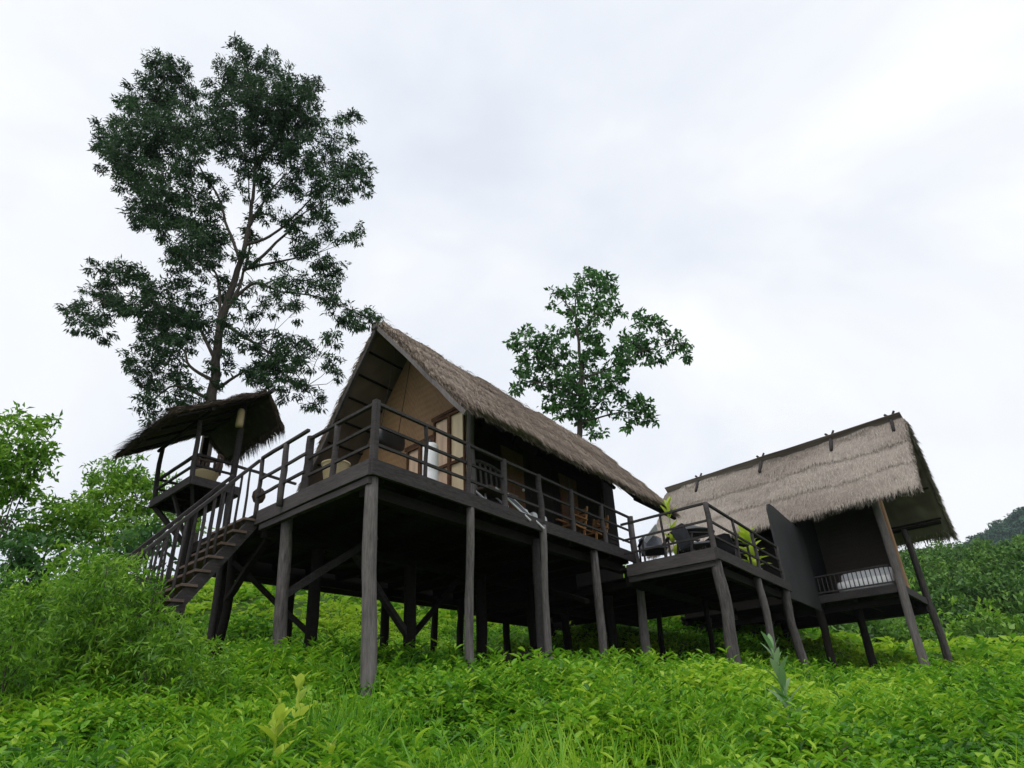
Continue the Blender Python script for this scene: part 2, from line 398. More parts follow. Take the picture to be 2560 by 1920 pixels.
def stilt(parent, s, t, ztop, r0, r1, bend=0.03, f=W, mat='post', lean=(0, 0), ref=None):
    p = f(s, t, ztop); q = f(s + lean[0], t + lean[1], 0)
    q = (q[0], q[1], g1(q[0], q[1]) - 0.3)
    return MB().log(q, p, r0, r1, bend).build('stilt', M[mat], parent, True)
stilt(house, 0.04, 0.06, ZD - 0.23, 0.105, 0.092, 0.015, lean=(.07, -.085))
stilt(house, 0.1, 2.6, ZD - 0.23, 0.11, 0.095, 0.03, lean=(.12, -.145))
stilt(house, 2.3, 0.0, ZD - 0.23, 0.075, 0.07, 0.04)
stilt(house, 4.62, -0.04, ZD - 0.1, 0.075, 0.07, 0.04)
stilt(house, 4.76, 0.26, ZD - 0.3, 0.09, 0.085, 0.03, mat='rail')
b_ = stilt(house, 6.95, 0.06, ZD - 0.23, 0.10, 0.09, 0.06)
foot = MB().lathe(Wg(6.95, 0.06, -0.2), [(0.24, 0), (0.23, 0.45), (0.19, 0.55)], 10); foot.build('footing', M['concrete'], house)
stilt(house, 9.02, -0.05, ZD + 0.95, 0.13, 0.075, 0.05)
for s, t, r in ((0.3, 5.0, 0.085), (1.4, 3.5, 0.12), (2.6, 6.4, 0.11), (3.9, 3.4, 0.14), (5.6, 6.3, 0.12), (6.5, 3.4, 0.14), (7.6, 6.3, 0.1), (8.7, 3.3, 0.13), (1.0, 6.6, 0.11), (8.9, 6.4, 0.11)):
    stilt(house, s, t, ZD - 0.3, r, r * 0.92, 0.04, mat='dark')
def brace(p, q, mat='dark', w=0.11, h=0.09, parent=house): MB().beam(p, q, w, h, 5, 0.012).build('brace', M[mat], parent)
brace(W(0.1, 2.55, 3.3), W(2.1, 2.5, 4.62), 'rail', 0.12, 0.11)
brace(W(1.4, 3.5, 2.9), W(0.3, 4.9, 4.3))
brace(W(3.9, 3.4, 3.0), W(2.2, 3.4, ZD - 0.35), 'rail', 0.13, 0.11)
brace(W(4.0, 3.4, 3.0), W(5.6, 3.4, ZD - 0.5))
brace(W(0.3, 5.0, 3.6), W(0.3, 3.6, ZD - 0.4))
brace(W(7.0, 0.4, 3.6), W(8.9, 3.0, ZD - 0.4))

# the closed rooms behind the front deck reach further along under the roof
MB().prism([W(9.05, 1.9, ZD - .6), W(12.2, 1.9, ZD - .6), W(12.2, 1.9, ZD - .06), W(9.05, 1.9, ZD - .06)], (DL[0] * 4.8, DL[1] * 4.8, 0)).build('rear_floor', M['dark'], house)
MB().prism([W(9.45, 1.95, ZD - .05), W(12.15, 1.95, ZD - .05), W(12.15, 1.95, 8.3), W(9.45, 1.95, 8.3)], (DL[0] * .04, DL[1] * .04, 0)).build('rear_side_wall', M['dark'], house)
MB().prism([W(12.15, 1.95, ZD - .05), W(12.15, 5.6, ZD - .05), W(12.15, 5.6, 5.8), W(12.15, 2.6, 9.1), W(12.15, 1.95, 8.4)], (DR[0] * .04, DR[1] * .04, 0)).build('end_wall', M['dark'], house)
# railings: top rail is the part, posts and lower rails its pieces
def railing(parent, f, pts, posts, heights, zf, rail_w=0.042, rail_h=0.052, post_r=0.05, mat='rail', wig=0.02):
    """pts: polyline of (s,t); posts: list of (s,t,radius,height)"""
    top = MB()
    for (a, b) in zip(pts[:-1], pts[1:]): top.beam(f(*a, zf + heights[0]), f(*b, zf + heights[0]), rail_w * 1.5, rail_h, 7, 0.004)
    r = top.build('handrail', M[mat], parent, bevel=0.008)
    for h in heights[1:]:
        for (a, b) in zip(pts[:-1], pts[1:]): MB().beam(f(*a, zf + h), f(*b, zf + h), rail_w, rail_h * 0.85, 7, 0.004).build('rail', M[mat], r)
    for s, t, pr, hh in posts:
        MB().log(f(s, t, zf - 0.12), f(s, t, zf + hh), pr, pr * 0.93, wig, 10, 7, 0.05).build('rail_post', M['beam'] if pr > 0.045 else M[mat], r, True)
    return r
railing(house, W, [(0, 0), (9.0, 0)], [(1.15, 0, .035, .95), (2.25, -.03, .05, .97), (3.4, 0, .06, .97), (4.65, -.02, .065, .97), (6.0, 0, .062, .97), (7.5, 0, .06, .97)], (0.95, 0.59, 0.28), ZD)
railing(house, W, [(0, 0.02), (-0.02, 1.92)], [(0, 1.09, .05, .95), (0, 1.92, .075, 1.0)], (0.95, 0.59, 0.28), ZD)
MB().beam(W(0, 0, ZD - 0.02), W(0, 0, ZD + 1.0), 0.1, 0.1, up=(DR[0], DR[1], 0)).build('corner_post', M['beam'], house, bevel=0.012)
railing(house, W, [(-.16, 1.75), (-.12, 3.45)], [(-.15, 2.5, .055, 1.0), (-.11, 3.45, .04, 1.0)], (1.02, 0.6, 0.28), ZD)

# roof
RT = 2.6
roof_parts = thatch(W(1.95, RT, 9.42), W(12.7, RT, 9.45), W(11.7, -0.32, 6.36), W(1.95, -0.32, 6.3), 0.1, 5, 34000, 0.34, 0.014, 6000, nu=110, nv=30, hang=0.4, seed=1.0, wob=.07, flen=.16)
roof_parts += thatch(W(1.95, RT, 9.42), W(12.7, RT, 9.45), W(11.7, 5.95, 5.6), W(1.95, 5.95, 5.5), 0.1, 5, 9000, 0.42, 0.02, 2500, nu=60, nv=24, hang=0.4, seed=3.0, tb=0.42)
m = 1500; u = RNG.random(m)
rp = np.array(W(1.95, RT, 9.55)) * (1 - u[:, None]) + np.array(W(12.7, RT, 9.58)) * u[:, None] + RNG.normal(0, 0.03, (m, 3))
sgn = np.where(RNG.random(m) < 0.6, -1.0, 1.0)[:, None]
rd = np.array([DL[0], DL[1], 0]) * sgn * RNG.uniform(0.3, 1, m)[:, None] + np.array([DR[0], DR[1], 0]) * RNG.normal(0, 0.5, m)[:, None] + np.array([0, 0, -0.5])
roof_parts.append(leaves(rp, rd, rnd_dir(m) * 0.3 + np.array([0, 0, 1]), RNG.uniform(0.15, 0.36, m), RNG.uniform(0.012, 0.022, m), RNG.uniform(0.2, 0.75, m), 0.1))
roof = build_parts('roof', roof_parts, M['thatch'], house)
n_ = 0.12
for t1, z1, zr in ((-0.3, 6.22, 9.36), (5.9, 5.45, 9.36)):
    MB().beam(W(1.9, RT, zr), W(1.9, t1, z1), 0.05, 0.085, 8, 0.012).build('verge_board', M['post'], roof)
for s in (3.2, 4.8, 6.4, 8.0, 9.4, 11.0):
    for t1, z1 in ((-0.2, 6.32), (5.8, 5.5)): MB().tube([W(s, RT, 9.32), W(s, t1, z1)], 0.045, 8).build('rafter', M['dark'], roof)
for k in range(1, 9):
    v = k / 9
    MB().beam(W(2.0, RT * (1 - v) + 5.9 * v, 9.36 * (1 - v) + 5.42 * v), W(11.6, RT * (1 - v) + 5.9 * v, 9.36 * (1 - v) + 5.42 * v), 0.05, 0.03).build('batten', M['dark'], roof)
MB().tube([W(1.8, RT, 9.34), W(12.6, RT, 9.36)], 0.06, 8).build('ridge_pole', M['post'], roof)
MB().beam(W(9.4, -0.1, 6.42), W(11.75, -0.3, 6.3), 0.08, 0.14).build('eave_pole', M['dark'], roof)

# woven gable wall, set back under the overhang (pentagon with the lower right corner given to the door panels)
def zr(t): return 9.3 - (2.6 - t) * (9.3 - 6.35) / 2.9 if t < 2.6 else 9.3 - (t - 2.6) * (9.3 - 5.5) / 3.3
SW = 3.05
poly = [W(SW, 2.66, ZD), W(SW, 2.66, 6.72), W(SW, 1.72, 6.76), W(SW, 1.72, 7.14), W(SW, 0.62, 7.2), W(SW, 0.42, zr(0.42)), W(SW, 2.6, 9.28), W(SW, 5.6, zr(5.6)), W(SW, 5.6, ZD)]
gw = MB().prism(poly, (DR[0] * .05, DR[1] * .05, 0)).build('gable_wall', M['weave'], house)
MB().beam(W(SW - .03, 1.78, 7.15), W(SW - .03, 0.6, 7.2), 0.05, 0.07).beam(W(SW - .03, 2.7, 6.75), W(SW - .03, 1.7, 6.78), 0.05, 0.07).build('lintel', M['brown'], gw)
# framed door panels
pan = MB()
for t0, t1, z0, z1 in ((2.62, 2.17, ZD, 6.72), (2.17, 1.72, ZD, 6.74), (1.72, 1.22, ZD, 7.12), (1.22, 0.74, ZD, 7.12)):
    pn = MB().prism([W(SW, t0, z0), W(SW, t1, z0), W(SW, t1, z1), W(SW, t0, z1)], (DR[0] * .03, DR[1] * .03, 0)).build('door_panel', M['ply'] if t0 > 1.3 else M['cream'], house)
    for t in (t0 - .02, t1 + .02): MB().beam(W(SW - .03, t, z0), W(SW - .03, t, z1), 0.05, 0.04, up=(DL[0], DL[1], 0)).build('stile', M['brown'], pn)
    for z in (z0 + .05, (z0 + z1) / 2, z1 - .03): MB().beam(W(SW - .035, t0 - .045, z), W(SW - .035, t1 + .045, z), 0.04, 0.06).build('crossbar', M['brown'], pn)
MB().log(W(SW - .05, 0.55, ZD), W(SW - .05, 0.55, 6.95), 0.08, 0.075, 0.02).build('wall_post', M['post'], house, True)
# dark plank side wall with the eave shade put into its colour, back wall
sw = MB()
for k in range(34):
    s = SW + 0.15 + k * 0.188
    if s < 9.4: sw.beam(W(s, 0.95, ZD), W(s, 0.95, 6.95), 0.03, 0.18, up=(DR[0], DR[1], 0))
sw.build('side_wall', M['dark'], house)
for s in (4.9, 7.4): 
    d_ = MB().beam(W(s, 0.9, ZD + .02), W(s, 0.9, 6.75), 0.04, 0.85, up=(DR[0], DR[1], 0)).build('door', M['brown'], house)
    MB().lathe(W(s + .33, 0.85, 5.85), [(0.02, 0), (0.035, 0.03), (0.02, 0.06)], 10).build('handle', M['metal'], d_)
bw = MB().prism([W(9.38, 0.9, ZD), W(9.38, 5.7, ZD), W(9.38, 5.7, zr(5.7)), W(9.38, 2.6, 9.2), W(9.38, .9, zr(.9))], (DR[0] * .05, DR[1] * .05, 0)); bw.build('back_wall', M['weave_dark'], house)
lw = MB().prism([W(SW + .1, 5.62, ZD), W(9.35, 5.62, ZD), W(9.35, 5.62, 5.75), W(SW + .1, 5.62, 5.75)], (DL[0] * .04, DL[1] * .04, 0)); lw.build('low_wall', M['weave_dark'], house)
MB().log(W(6.87, 0.62, ZD), W(6.87, 0.55, 6.5), 0.04, 0.03, 0.06).build('eave_post', M['post'], house, True)

# ---------------------------------------------------------------- staircase
st = thing('staircase', Wg(-1.7, 4.1), 'steep wooden stairs with open reddish treads leading up to the big deck', 'staircase')
S0, Z0, S1, Z1 = -0.12, 4.82, -1.95, 2.35
for t in (3.5, 4.7): MB().beam(W(S0 + .02, t, Z0 - .12), W(S1, t, Z1 - .12), 0.05, 0.21, 4, 0.004, up=(0, 0, 1)).build('stringer', M['beam'], st)
nT = 10
for k in range(nT):
    w = (k + 0.35) / nT; s = S0 + (S1 - S0) * w; z = Z0 + (Z1 - Z0) * w
    MB().beam(W(s, 3.44, z), W(s, 4.76, z), 0.26, 0.045, 3, 0.004).build('tread', M['tread'], st, bevel=0.006)
for t, mat in ((3.58, 'rail'), (4.66, 'rail')):
    h = MB().beam(W(-.1, t, 5.9), W(-2.05, t, 3.72), 0.06, 0.06, 6, 0.006).build('handrail', M[mat], st, bevel=0.008)
    for k in range(12):
        w = (k + .5) / 12; s = -.2 - 1.75 * w; zt = 5.9 - (5.9 - 3.72) * ((-.1 - s) / 1.95); zb = Z0 + (Z1 - Z0) * ((S0 - s) / (S0 - S1)) + .02
        MB().log(W(s, t, zb), W(s, t, zt), 0.024, 0.02, 0.015, 8, 4).build('baluster', M['rail'], h, True)

# ---------------------------------------------------------------- lookout pavilion behind the stairs
ZT = 5.97
pv = thing('lookout_pavilion', Wg(-0.1, 6.4), 'small raised pavilion with shaggy thatched canopy, left of the house behind the stairs', 'pavilion')
pf = MB()
for k in range(12): pf.beam(W(-0.62 + k * 0.09, 5.42, ZT - 0.03), W(-0.62 + k * 0.09, 7.5, ZT - 0.03), 0.07, 0.035)
pf.build('floor', M['dark'], pv)
for a, b in (((-.66, 5.4), (-.66, 7.52)), ((-.66, 5.4), (.42, 5.4)), ((.42, 5.4), (.42, 7.52)), ((-.66, 7.5), (.42, 7.5))): MB().beam(W(*a, ZT - .1), W(*b, ZT - .1), 0.06, 0.17).build('edge_beam', M['rail'], pv)
for k in range(5): MB().beam(W(-.6, 5.6 + k * .45, ZT - .12), W(.4, 5.6 + k * .45, ZT - .12), 0.05, 0.1).build('joist', M['dark'], pv)
MB().log(W(-.62, 5.46, ZT - .15), W(-.68, 5.5, 7.4), 0.05, 0.045, 0.02).build('post', M['rail'], pv, True)
MB().log(W(-.62, 7.46, ZT - .15), W(-.66, 7.5, 7.2), 0.05, 0.045, 0.02).build('post', M['rail'], pv, True)
q = Wg(.28, 5.42, -.3); MB().log(q, W(.24, 5.42, 7.85), 0.075, 0.065, 0.03).build('post', M['rail'], pv, True)
q = Wg(.36, 7.44, -.3); MB().log(q, W(.3, 7.44, 7.7), 0.09, 0.06, 0.03).build('post', M['dark'], pv, True)
q = Wg(-.15, 6.3, -.3); MB().log(q, W(-.15, 6.3, ZT - .15), 0.075, 0.07, 0.03).build('post', M['dark'], pv, True)
MB().beam(W(-.6, 7.45, ZT - .15), W(-.15, 6.5, 4.9), 0.09, 0.09).build('brace', M['dark'], pv)
MB().beam(W(-.6, 5.5, ZT - .1), W(-.1, 6.2, 5.0), 0.06, 0.06).build('brace', M['rail'], pv)
MB().beam(W(-.6, 6.4, ZT - .15), W(.1, 6.4, 4.4), 0.06, 0.06).build('brace', M['rail'], pv)
railing(pv, W, [(.24, 5.44), (-.62, 5.46), (-.62, 7.46)], [], (0.46, 0.24), ZT, 0.045, 0.05)
railing(pv, W, [(-.62, 7.46), (.36, 7.44)], [], (0.46, 0.24), ZT, 0.045, 0.05)
MB().beam(W(.24, 5.44, 6.42), W(1.75, 5.3, 6.34), 0.05, 0.05, 6, 0.006).build('walkway_rail', M['rail'], pv)
# canopy: long slope to the left, short slope to the right
cp = thatch(W(.5, 4.85, 8.0), W(.42, 7.8, 7.98), W(-1.42, 7.75, 6.86), W(-1.32, 4.95, 6.98), 0.04, 3, 7000, 0.36, 0.018, 3000, nu=30, nv=18, wob=0.06, hang=0.4, tb=0.36, seed=7.0, flen=.14)
cp += thatch(W(.5, 4.85, 8.0), W(.42, 7.8, 7.98), W(1.0, 7.7, 7.4), W(.92, 4.95, 7.42), 0.04, 2, 2600, 0.33, 0.018, 2200, nu=30, nv=10, wob=0.05, hang=0.9, tb=0.33, seed=9.0, flen=.12)
cn = build_parts('canopy', cp, M['thatch_dark'], pv)
MB().tube([W(.48, 4.6, 7.98), W(.4, 7.85, 7.94)], 0.05, 8).build('ridge_pole', M['rail'], cn)
for t in (4.95, 5.7, 6.5, 7.3):
    MB().tube([W(.46, t, 7.96), W(-1.35, t, 6.84)], 0.028, 7).build('rafter', M['dark'], cn)
MB().tube([W(-.68, 4.85, 7.22), W(-.68, 7.7, 7.16)], 0.04, 7).build('purlin', M['dark'], cn)


# ---------------------------------------------------------------- right-hand terrace
Z2 = 4.38
tr = thing('terrace_deck', Wg(11, -1), 'lower railed timber terrace on stilts between the big house and the hut', 'deck')
f2 = MB()
for k in range(9): f2.beam(W(8.02, -2.42 + k * 0.28, Z2 - .03), W(14.4, -2.42 + k * 0.28, Z2 - .03), 0.26, 0.045)
for k in range(20): f2.beam(W(9.15, 0.1 + k * 0.28, Z2 - .03), W(16.2, 0.1 + k * 0.28, Z2 - .03), 0.26, 0.045)
for k in range(8): f2.beam(W(14.45, -2.3 + k * 0.28, Z2 - .03), W(16.2, -2.3 + k * 0.28, Z2 - .03), 0.26, 0.045)
f2.build('floor', M['dark'], tr)
for k in range(8): MB().beam(W(8.2 + k * .85, -2.5, Z2 - .15), W(8.2 + k * .85, -.1, Z2 - .15), 0.08, 0.17).build('joist', M['dark'], tr)
for k in range(6): MB().beam(W(9.3 + k * 1.3, -.1, Z2 - .15), W(9.3 + k * 1.3, 5.6, Z2 - .15), 0.08, 0.17).build('joist', M['dark'], tr)
MB().beam(W(9.1, 5.72, Z2 - .2), W(16.3, 5.72, Z2 - .2), .06, .45).build('edge_beam', M['dark'], tr)
for t in (-2.3, -.2, 3.4): MB().beam(W(8.15 if t < 0 else 9.2, t, Z2 - .33), W(14.3 if t < -1 else 16.2, t, Z2 - .33), 0.15, 0.18).build('girder', M['dark'], tr)
MB().beam(W(7.95, -2.56, Z2 - .11), W(7.95, -.3, Z2 - .11), 0.06, 0.26, 4, .006).build('edge_beam', M['beam'], tr)
MB().beam(W(8.02, -2.5, Z2 - .3), W(8.02, -.3, Z2 - .3), 0.08, 0.12, 4, .006).build('edge_beam', M['beam'], tr)
MB().beam(W(7.92, -2.58, Z2 - .11), W(14.4, -2.58, Z2 - .11), 0.06, 0.24, 6, .006).build('edge_beam', M['beam'], tr)
MB().beam(W(14.3, -2.52, Z2 - .2), W(18.6, -2.45, Z2 - .2), 0.07, 0.18, 6, .006).build('edge_beam', M['beam'], tr)
stilt(tr, 8.1, -2.48, Z2 - .2, 0.14, 0.115, .04)
stilt(tr, 11.2, -2.5, Z2 - .2, 0.095, 0.085, .05)
stilt(tr, 14.05, -2.5, Z2 - .1, 0.125, 0.115, .04)
for s, t, r in ((9.6, 1.2, .12), (12.4, 1.0, .08), (10.6, 3.4, .12), (13.6, 3.4, .12), (10.2, 5.5, .11), (13.0, 5.5, .11), (12.8, -.4, .07)): stilt(tr, s, t, Z2 - .3, r, r, .05, mat='dark')
railing(tr, W, [(8.0, -.25), (8.0, -2.52), (14.1, -2.52)],
        [(8.0, -1.35, .03, 1.0), (8.0, -2.52, .062, 1.02), (9.9, -2.52, .035, .98), (11.6, -2.5, .05, 1.0), (14.05, -2.52, .055, 1.0)], (1.0, .62, .3), Z2, wig=.015)

# ---------------------------------------------------------------- the far hut with grey thatch
H0 = np.array([10.74, 19.14]); HA = np.array([-0.68, 0.733]); HB = np.array([0.6, 0.8]); ZH = 4.2
def V(a, b, z): p = H0 + HA * a + HB * b; return (float(p[0]), float(p[1]), float(z))
def Vg(a, b, dz=0.0): p = V(a, b, 0); return (p[0], p[1], g1(p[0], p[1]) + dz)
hut = thing('thatched_hut', Vg(3, 2.2), 'smaller stilt hut at the right with pale grey thatched roof and open balcony', 'hut')
hf = MB()
for k in range(17): hf.beam(V(0.02, .12 + k * .26, ZH - .03), V(7.4, .12 + k * .26, ZH - .03), .24, .045)
hf.build('floor', M['dark'], hut)
MB().beam(V(-.1, -.03, ZH - .1), V(2.5, -.03, ZH - .1), .07, .22, 4, .006).build('edge_beam', M['rail'], hut)
MB().beam(V(-.06, 0, ZH - .12), V(-.06, 4.5, ZH - .12), .07, .22, 4, .006).build('edge_beam', M['rail'], hut)
for k in range(8): MB().beam(V(.3 + k, .05, ZH - .22), V(.3 + k, 4.4, ZH - .22), .09, .16).build('joist', M['dark'], hut)
MB().beam(V(-.1, 4.52, ZH - .22), V(7.4, 4.52, ZH - .22), .06, .5).build('edge_beam', M['dark'], hut)
MB().beam(V(7.44, 0, ZH - .22), V(7.44, 4.5, ZH - .22), .06, .5).build('edge_beam', M['dark'], hut)
for b in (.4, 4.1): MB().beam(V(-.05, b, ZH - .38), V(7.4, b, ZH - .38), .15, .17).build('girder', M['dark'], hut)
q = Vg(-.06, -.06, -.3); MB().log(q, V(-.02, .02, 6.8), .125, .105, .05).build('stilt', M['post'], hut, True)
q = Vg(-.1, 4.45, -.3); MB().log(q, V(-.08, 4.42, 6.5), .125, .1, .05).build('stilt', M['post'], hut, True)
for a, b in ((2.45, .1), (1.55, 1.2), (4.6, 3.0), (7.2, 4.2), (6.8, .6)):
    q = Vg(a, b, -.3); MB().log(q, V(a, b, ZH - .3), .12, .115, .04).build('stilt', M['dark'], hut, True)
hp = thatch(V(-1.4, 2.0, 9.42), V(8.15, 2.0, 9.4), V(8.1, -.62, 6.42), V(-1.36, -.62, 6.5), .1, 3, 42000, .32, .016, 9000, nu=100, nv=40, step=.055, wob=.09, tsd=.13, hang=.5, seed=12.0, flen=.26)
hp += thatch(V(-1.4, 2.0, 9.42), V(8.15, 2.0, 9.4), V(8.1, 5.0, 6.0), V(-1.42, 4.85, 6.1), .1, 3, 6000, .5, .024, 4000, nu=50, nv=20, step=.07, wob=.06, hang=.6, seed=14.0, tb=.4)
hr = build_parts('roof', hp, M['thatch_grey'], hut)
MB().beam(V(-1.38, 1.85, 9.56), V(8.1, 1.85, 9.54), .035, .3, 12, .012, up=(-.5, -.67, 1)).build('ridge_board', M['thatch_grey'], hr)
MB().tube([V(-1.3, 2.0, 9.3), V(8.1, 2.0, 9.3)], .07, 8).build('ridge_pole', M['dark'], hr)
for a in (-1.05, 1.0, 3.7, 6.5):
    p = MB(); c = V(a, 1.78, 9.36)
    p.tube([V(a, 1.36, 8.98), V(a, 1.7, 9.36), V(a + .02, 2.06, 9.72)], [.05, .065, .06], 8)
    p.tube([V(a, 2.0, 9.62), V(a + .17, 2.05, 9.84)], [.05, .04], 7); p.tube([V(a, 2.0, 9.62), V(a - .15, 2.0, 9.86)], [.05, .035], 7)
    p.build('ridge_peg', M['rail'], hr, True)
for b, z in ((.4, 7.75), (1.2, 8.55), (2.9, 8.4), (3.6, 7.6), (4.4, 6.72)): MB().beam(V(-1.3, b, z - .1), V(8.0, b, z - .1), .05, .05).build('batten', M['dark'], hr)
MB().tube([V(-1.25, .0, 6.92), V(7.9, .0, 6.88)], .06, 8).build('eave_pole', M['brown'], hr)
MB().tube([V(-1.25, 4.42, 6.5), V(7.9, 4.42, 6.48)], .06, 8).build('eave_pole', M['dark'], hr)
# walls
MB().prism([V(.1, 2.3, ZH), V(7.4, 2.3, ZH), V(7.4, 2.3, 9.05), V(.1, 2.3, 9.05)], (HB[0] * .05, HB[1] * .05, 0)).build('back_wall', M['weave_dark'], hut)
ew = MB()
for k, (b0, b1) in enumerate(((.14, .42), (.43, .78), (.8, 1.15), (1.17, 1.55), (1.57, 1.95), (1.97, 2.28))):
    ew.beam(V(.06, (b0 + b1) / 2, ZH), V(.06, (b0 + b1) / 2, 7.0 + b0), .04, b1 - b0, 3, .01, up=(HB[0], HB[1], 0))
ew.build('end_wall', M['plank'], hut)
MB().beam(V(-.05, .2, 4.25), V(-.1, .3, 6.9), .03, .22, 4, .012, up=(HB[0], HB[1], 0)).build('end_board', M['plank'], hut)
# tall slate-grey screen from the terrace to the hut, its top outer corner rounded
P0 = np.array([7.42, 18.9]); P1 = np.array([9.12, 20.78])
def S_(w, z): p = P0 + (P1 - P0) * w; return (float(p[0]), float(p[1]), float(z))
MB().prism([S_(0, 3.98), S_(0.98, 3.75), S_(1, 6.2), S_(.7, 6.36), S_(.4, 6.55), S_(.2, 6.68), S_(.1, 6.71), S_(.03, 6.66), S_(0, 6.52)], (-.03, .027, 0)).build('screen_panel', M['slate'], hut, bevel=.01)
MB().prism([V(2.45, .05, ZH), V(2.45, 2.3, ZH), V(2.45, 2.3, 7.6), V(2.45, .05, 6.6)], (HA[0] * .04, HA[1] * .04, 0)).build('side_wall', M['slate'], hut)
MB().prism([V(2.6, .03, ZH), V(7.3, .03, ZH), V(7.3, .03, 6.7), V(2.6, .03, 6.7)], (HB[0] * .04, HB[1] * .04, 0)).build('front_wall', M['dark'], hut)
br = MB().beam(V(.1, .08, ZH + .58), V(2.42, .08, ZH + .58), .045, .045, 5, .005).build('balcony_rail', M['rail'], hut)
MB().beam(V(.1, .08, ZH + .1), V(2.42, .08, ZH + .1), .04, .04).build('bottom_rail', M['rail'], br)
for k in range(18): MB().tube([V(.16 + k * .132, .08, ZH + .1), V(.16 + k * .132, .08, ZH + .57)], .014, 6).build('baluster', M['rail'], br)
# white bedding on the balcony floor
mt = thing('floor_mattress', V(.9, .55, ZH), 'white floor mattress lying behind the balcony balusters of the grey thatched hut', 'mattress')
def cushion(c, ax, ay, hx, hy, hz, n=8, pow_=0.35):
    vs = []; fs = []
    for j in range(n + 1):
        th = math.pi * j / n
        for i in range(2 * n):
            ph = math.pi * i / n
            sg = lambda v: math.copysign(abs(v) ** pow_, v)
            x = hx * sg(math.cos(ph)) * sg(math.sin(th)); y = hy * sg(math.sin(ph)) * sg(math.sin(th)); z = hz * sg(math.cos(th))
            vs.append((c[0] + ax[0] * x + ay[0] * y, c[1] + ax[1] * x + ay[1] * y, c[2] + z))
    for j in range(n):
        for i in range(2 * n):
            i2 = (i + 1) % (2 * n); a = j * 2 * n
            fs.append((a + i, a + i2, a + 2 * n + i2, a + 2 * n + i))
    return vs, fs
MB().add(*cushion(V(.95, .55, ZH + .19), HA, HB, .85, .4, .18)).build('mattress', M['white'], mt, True)
MB().add(*cushion(V(.95, .95, ZH + .5), HA, HB, .8, .12, .16)).build('bolster', M['white'], mt, True)

# ---------------------------------------------------------------- things on the decks
def slat_bench():
    o = thing('slatted_bench', W(3.8, .45, ZD), 'wooden bench with a slatted back and pale crossed metal legs by the front rail', 'bench')
    MB().beam(W(3.3, .55, ZD + .52), W(4.3, .55, ZD + .52), .42, .05, 3, .004).build('seat', M['tread'], o, bevel=.01)
    tb_ = MB().tube([W(3.25, .76, ZD + 1.12), W(3.55, .78, ZD + 1.2), W(3.95, .78, ZD + 1.2), W(4.35, .76, ZD + 1.12)], .035, 8).build('backrest', M['post'], o, True)
    for k in range(6):
        s = 3.36 + k * .18; MB().beam(W(s, .74, ZD + .54), W(s, .78, ZD + 1.16), .05, .025).build('slat', M['post'], tb_)
    for s in (3.4, 4.15):
        MB().tube([W(s - .22, .3, ZD + .02), W(s + .2, .7, ZD + .52)], .02, 7).build('leg', M['metal'], o)
        MB().tube([W(s + .22, .3, ZD + .02), W(s - .2, .7, ZD + .52)], .02, 7).build('leg', M['metal'], o)
slat_bench()
def sling_legs():
    o = thing('folding_lounger', W(3.9, -.02, ZD), 'folded lounger frame of pale tubes sticking out below the front rail beside the bench', 'lounger')
    MB().tube([W(3.35, .2, ZD + .45), W(4.1, -.12, ZD - .12)], .018, 7).build('frame_tube', M['metal'], o)
    MB().tube([W(3.75, .2, ZD + .42), W(4.55, -.14, ZD - .2)], .018, 7).build('frame_tube', M['metal'], o)
    MB().prism([W(3.4, .18, ZD + .4), W(3.8, .18, ZD + .4), W(4.25, .0, ZD + .06), W(3.85, .0, ZD + .06)], (0, 0, .012)).build('sling', M['grey_cloth'], o)
sling_legs()
for i, s in enumerate((4.62, 4.98, 5.36)):
    o = MB().add(*cushion((W(s, .42, ZD + .17)), DR, DL, .1, .07, .17, 8, .5)).build('white_cushion', M['white'], None, True)
    tag(o, ['white cushion standing on the deck, nearest the slatted bench', 'white cushion standing between two others along the deck edge', 'white cushion standing nearest the wooden chairs, last of three'][i], 'cushion', 'white cushions along the deck edge')
def deck_chair(s, t, lab):
    o = thing('wooden_chair', W(s, t, ZD), lab, 'chair', 'orange wooden chairs on the deck')
    MB().beam(W(s - .25, t, ZD + .36), W(s + .25, t, ZD + .33), .48, .04).build('seat', M['orange'], o, bevel=.008)
    b = MB().beam(W(s + .28, t - .22, ZD + .34), W(s + .5, t - .22, ZD + .92), .04, .04).beam(W(s + .28, t + .22, ZD + .34), W(s + .5, t + .22, ZD + .92), .04, .04).build('back_frame', M['orange'], o)
    for k in range(4): MB().beam(W(s + .32 + k * .05, t - .22, ZD + .45 + k * .13), W(s + .32 + k * .05, t + .22, ZD + .45 + k * .13), .015, .07).build('slat', M['orange'], b)
    for a, c in ((-.22, -.2), (-.22, .2), (.25, -.2), (.25, .2)): MB().beam(W(s + a * 1.15, t + c, ZD), W(s + a, t + c, ZD + .36), .045, .045).build('leg', M['orange'], o)
    for c in (-.25, .25): MB().beam(W(s - .28, t + c, ZD + .56), W(s + .36, t + c, ZD + .56), .06, .03).build('armrest', M['orange'], o)
deck_chair(6.75, .5, 'orange wooden armchair behind the rail, nearer the white cushions')
deck_chair(7.85, .5, 'orange wooden armchair behind the rail, nearer the far end of the big deck')
o = thing('slatted_crate', W(8.6, .45, ZD), 'grey slatted crate in the far corner of the big deck', 'crate')
MB().prism([W(8.35, .3, ZD), W(8.85, .3, ZD), W(8.85, .7, ZD), W(8.35, .7, ZD)], (0, 0, .03)).build('bottom', M['rail'], o)
for k in range(4):
    z = ZD + .08 + k * .1
    MB().beam(W(8.35, .3, z), W(8.85, .3, z), .02, .07).build('slat', M['rail'], o); MB().beam(W(8.35, .7, z), W(8.85, .7, z), .02, .07).build('slat', M['rail'], o)
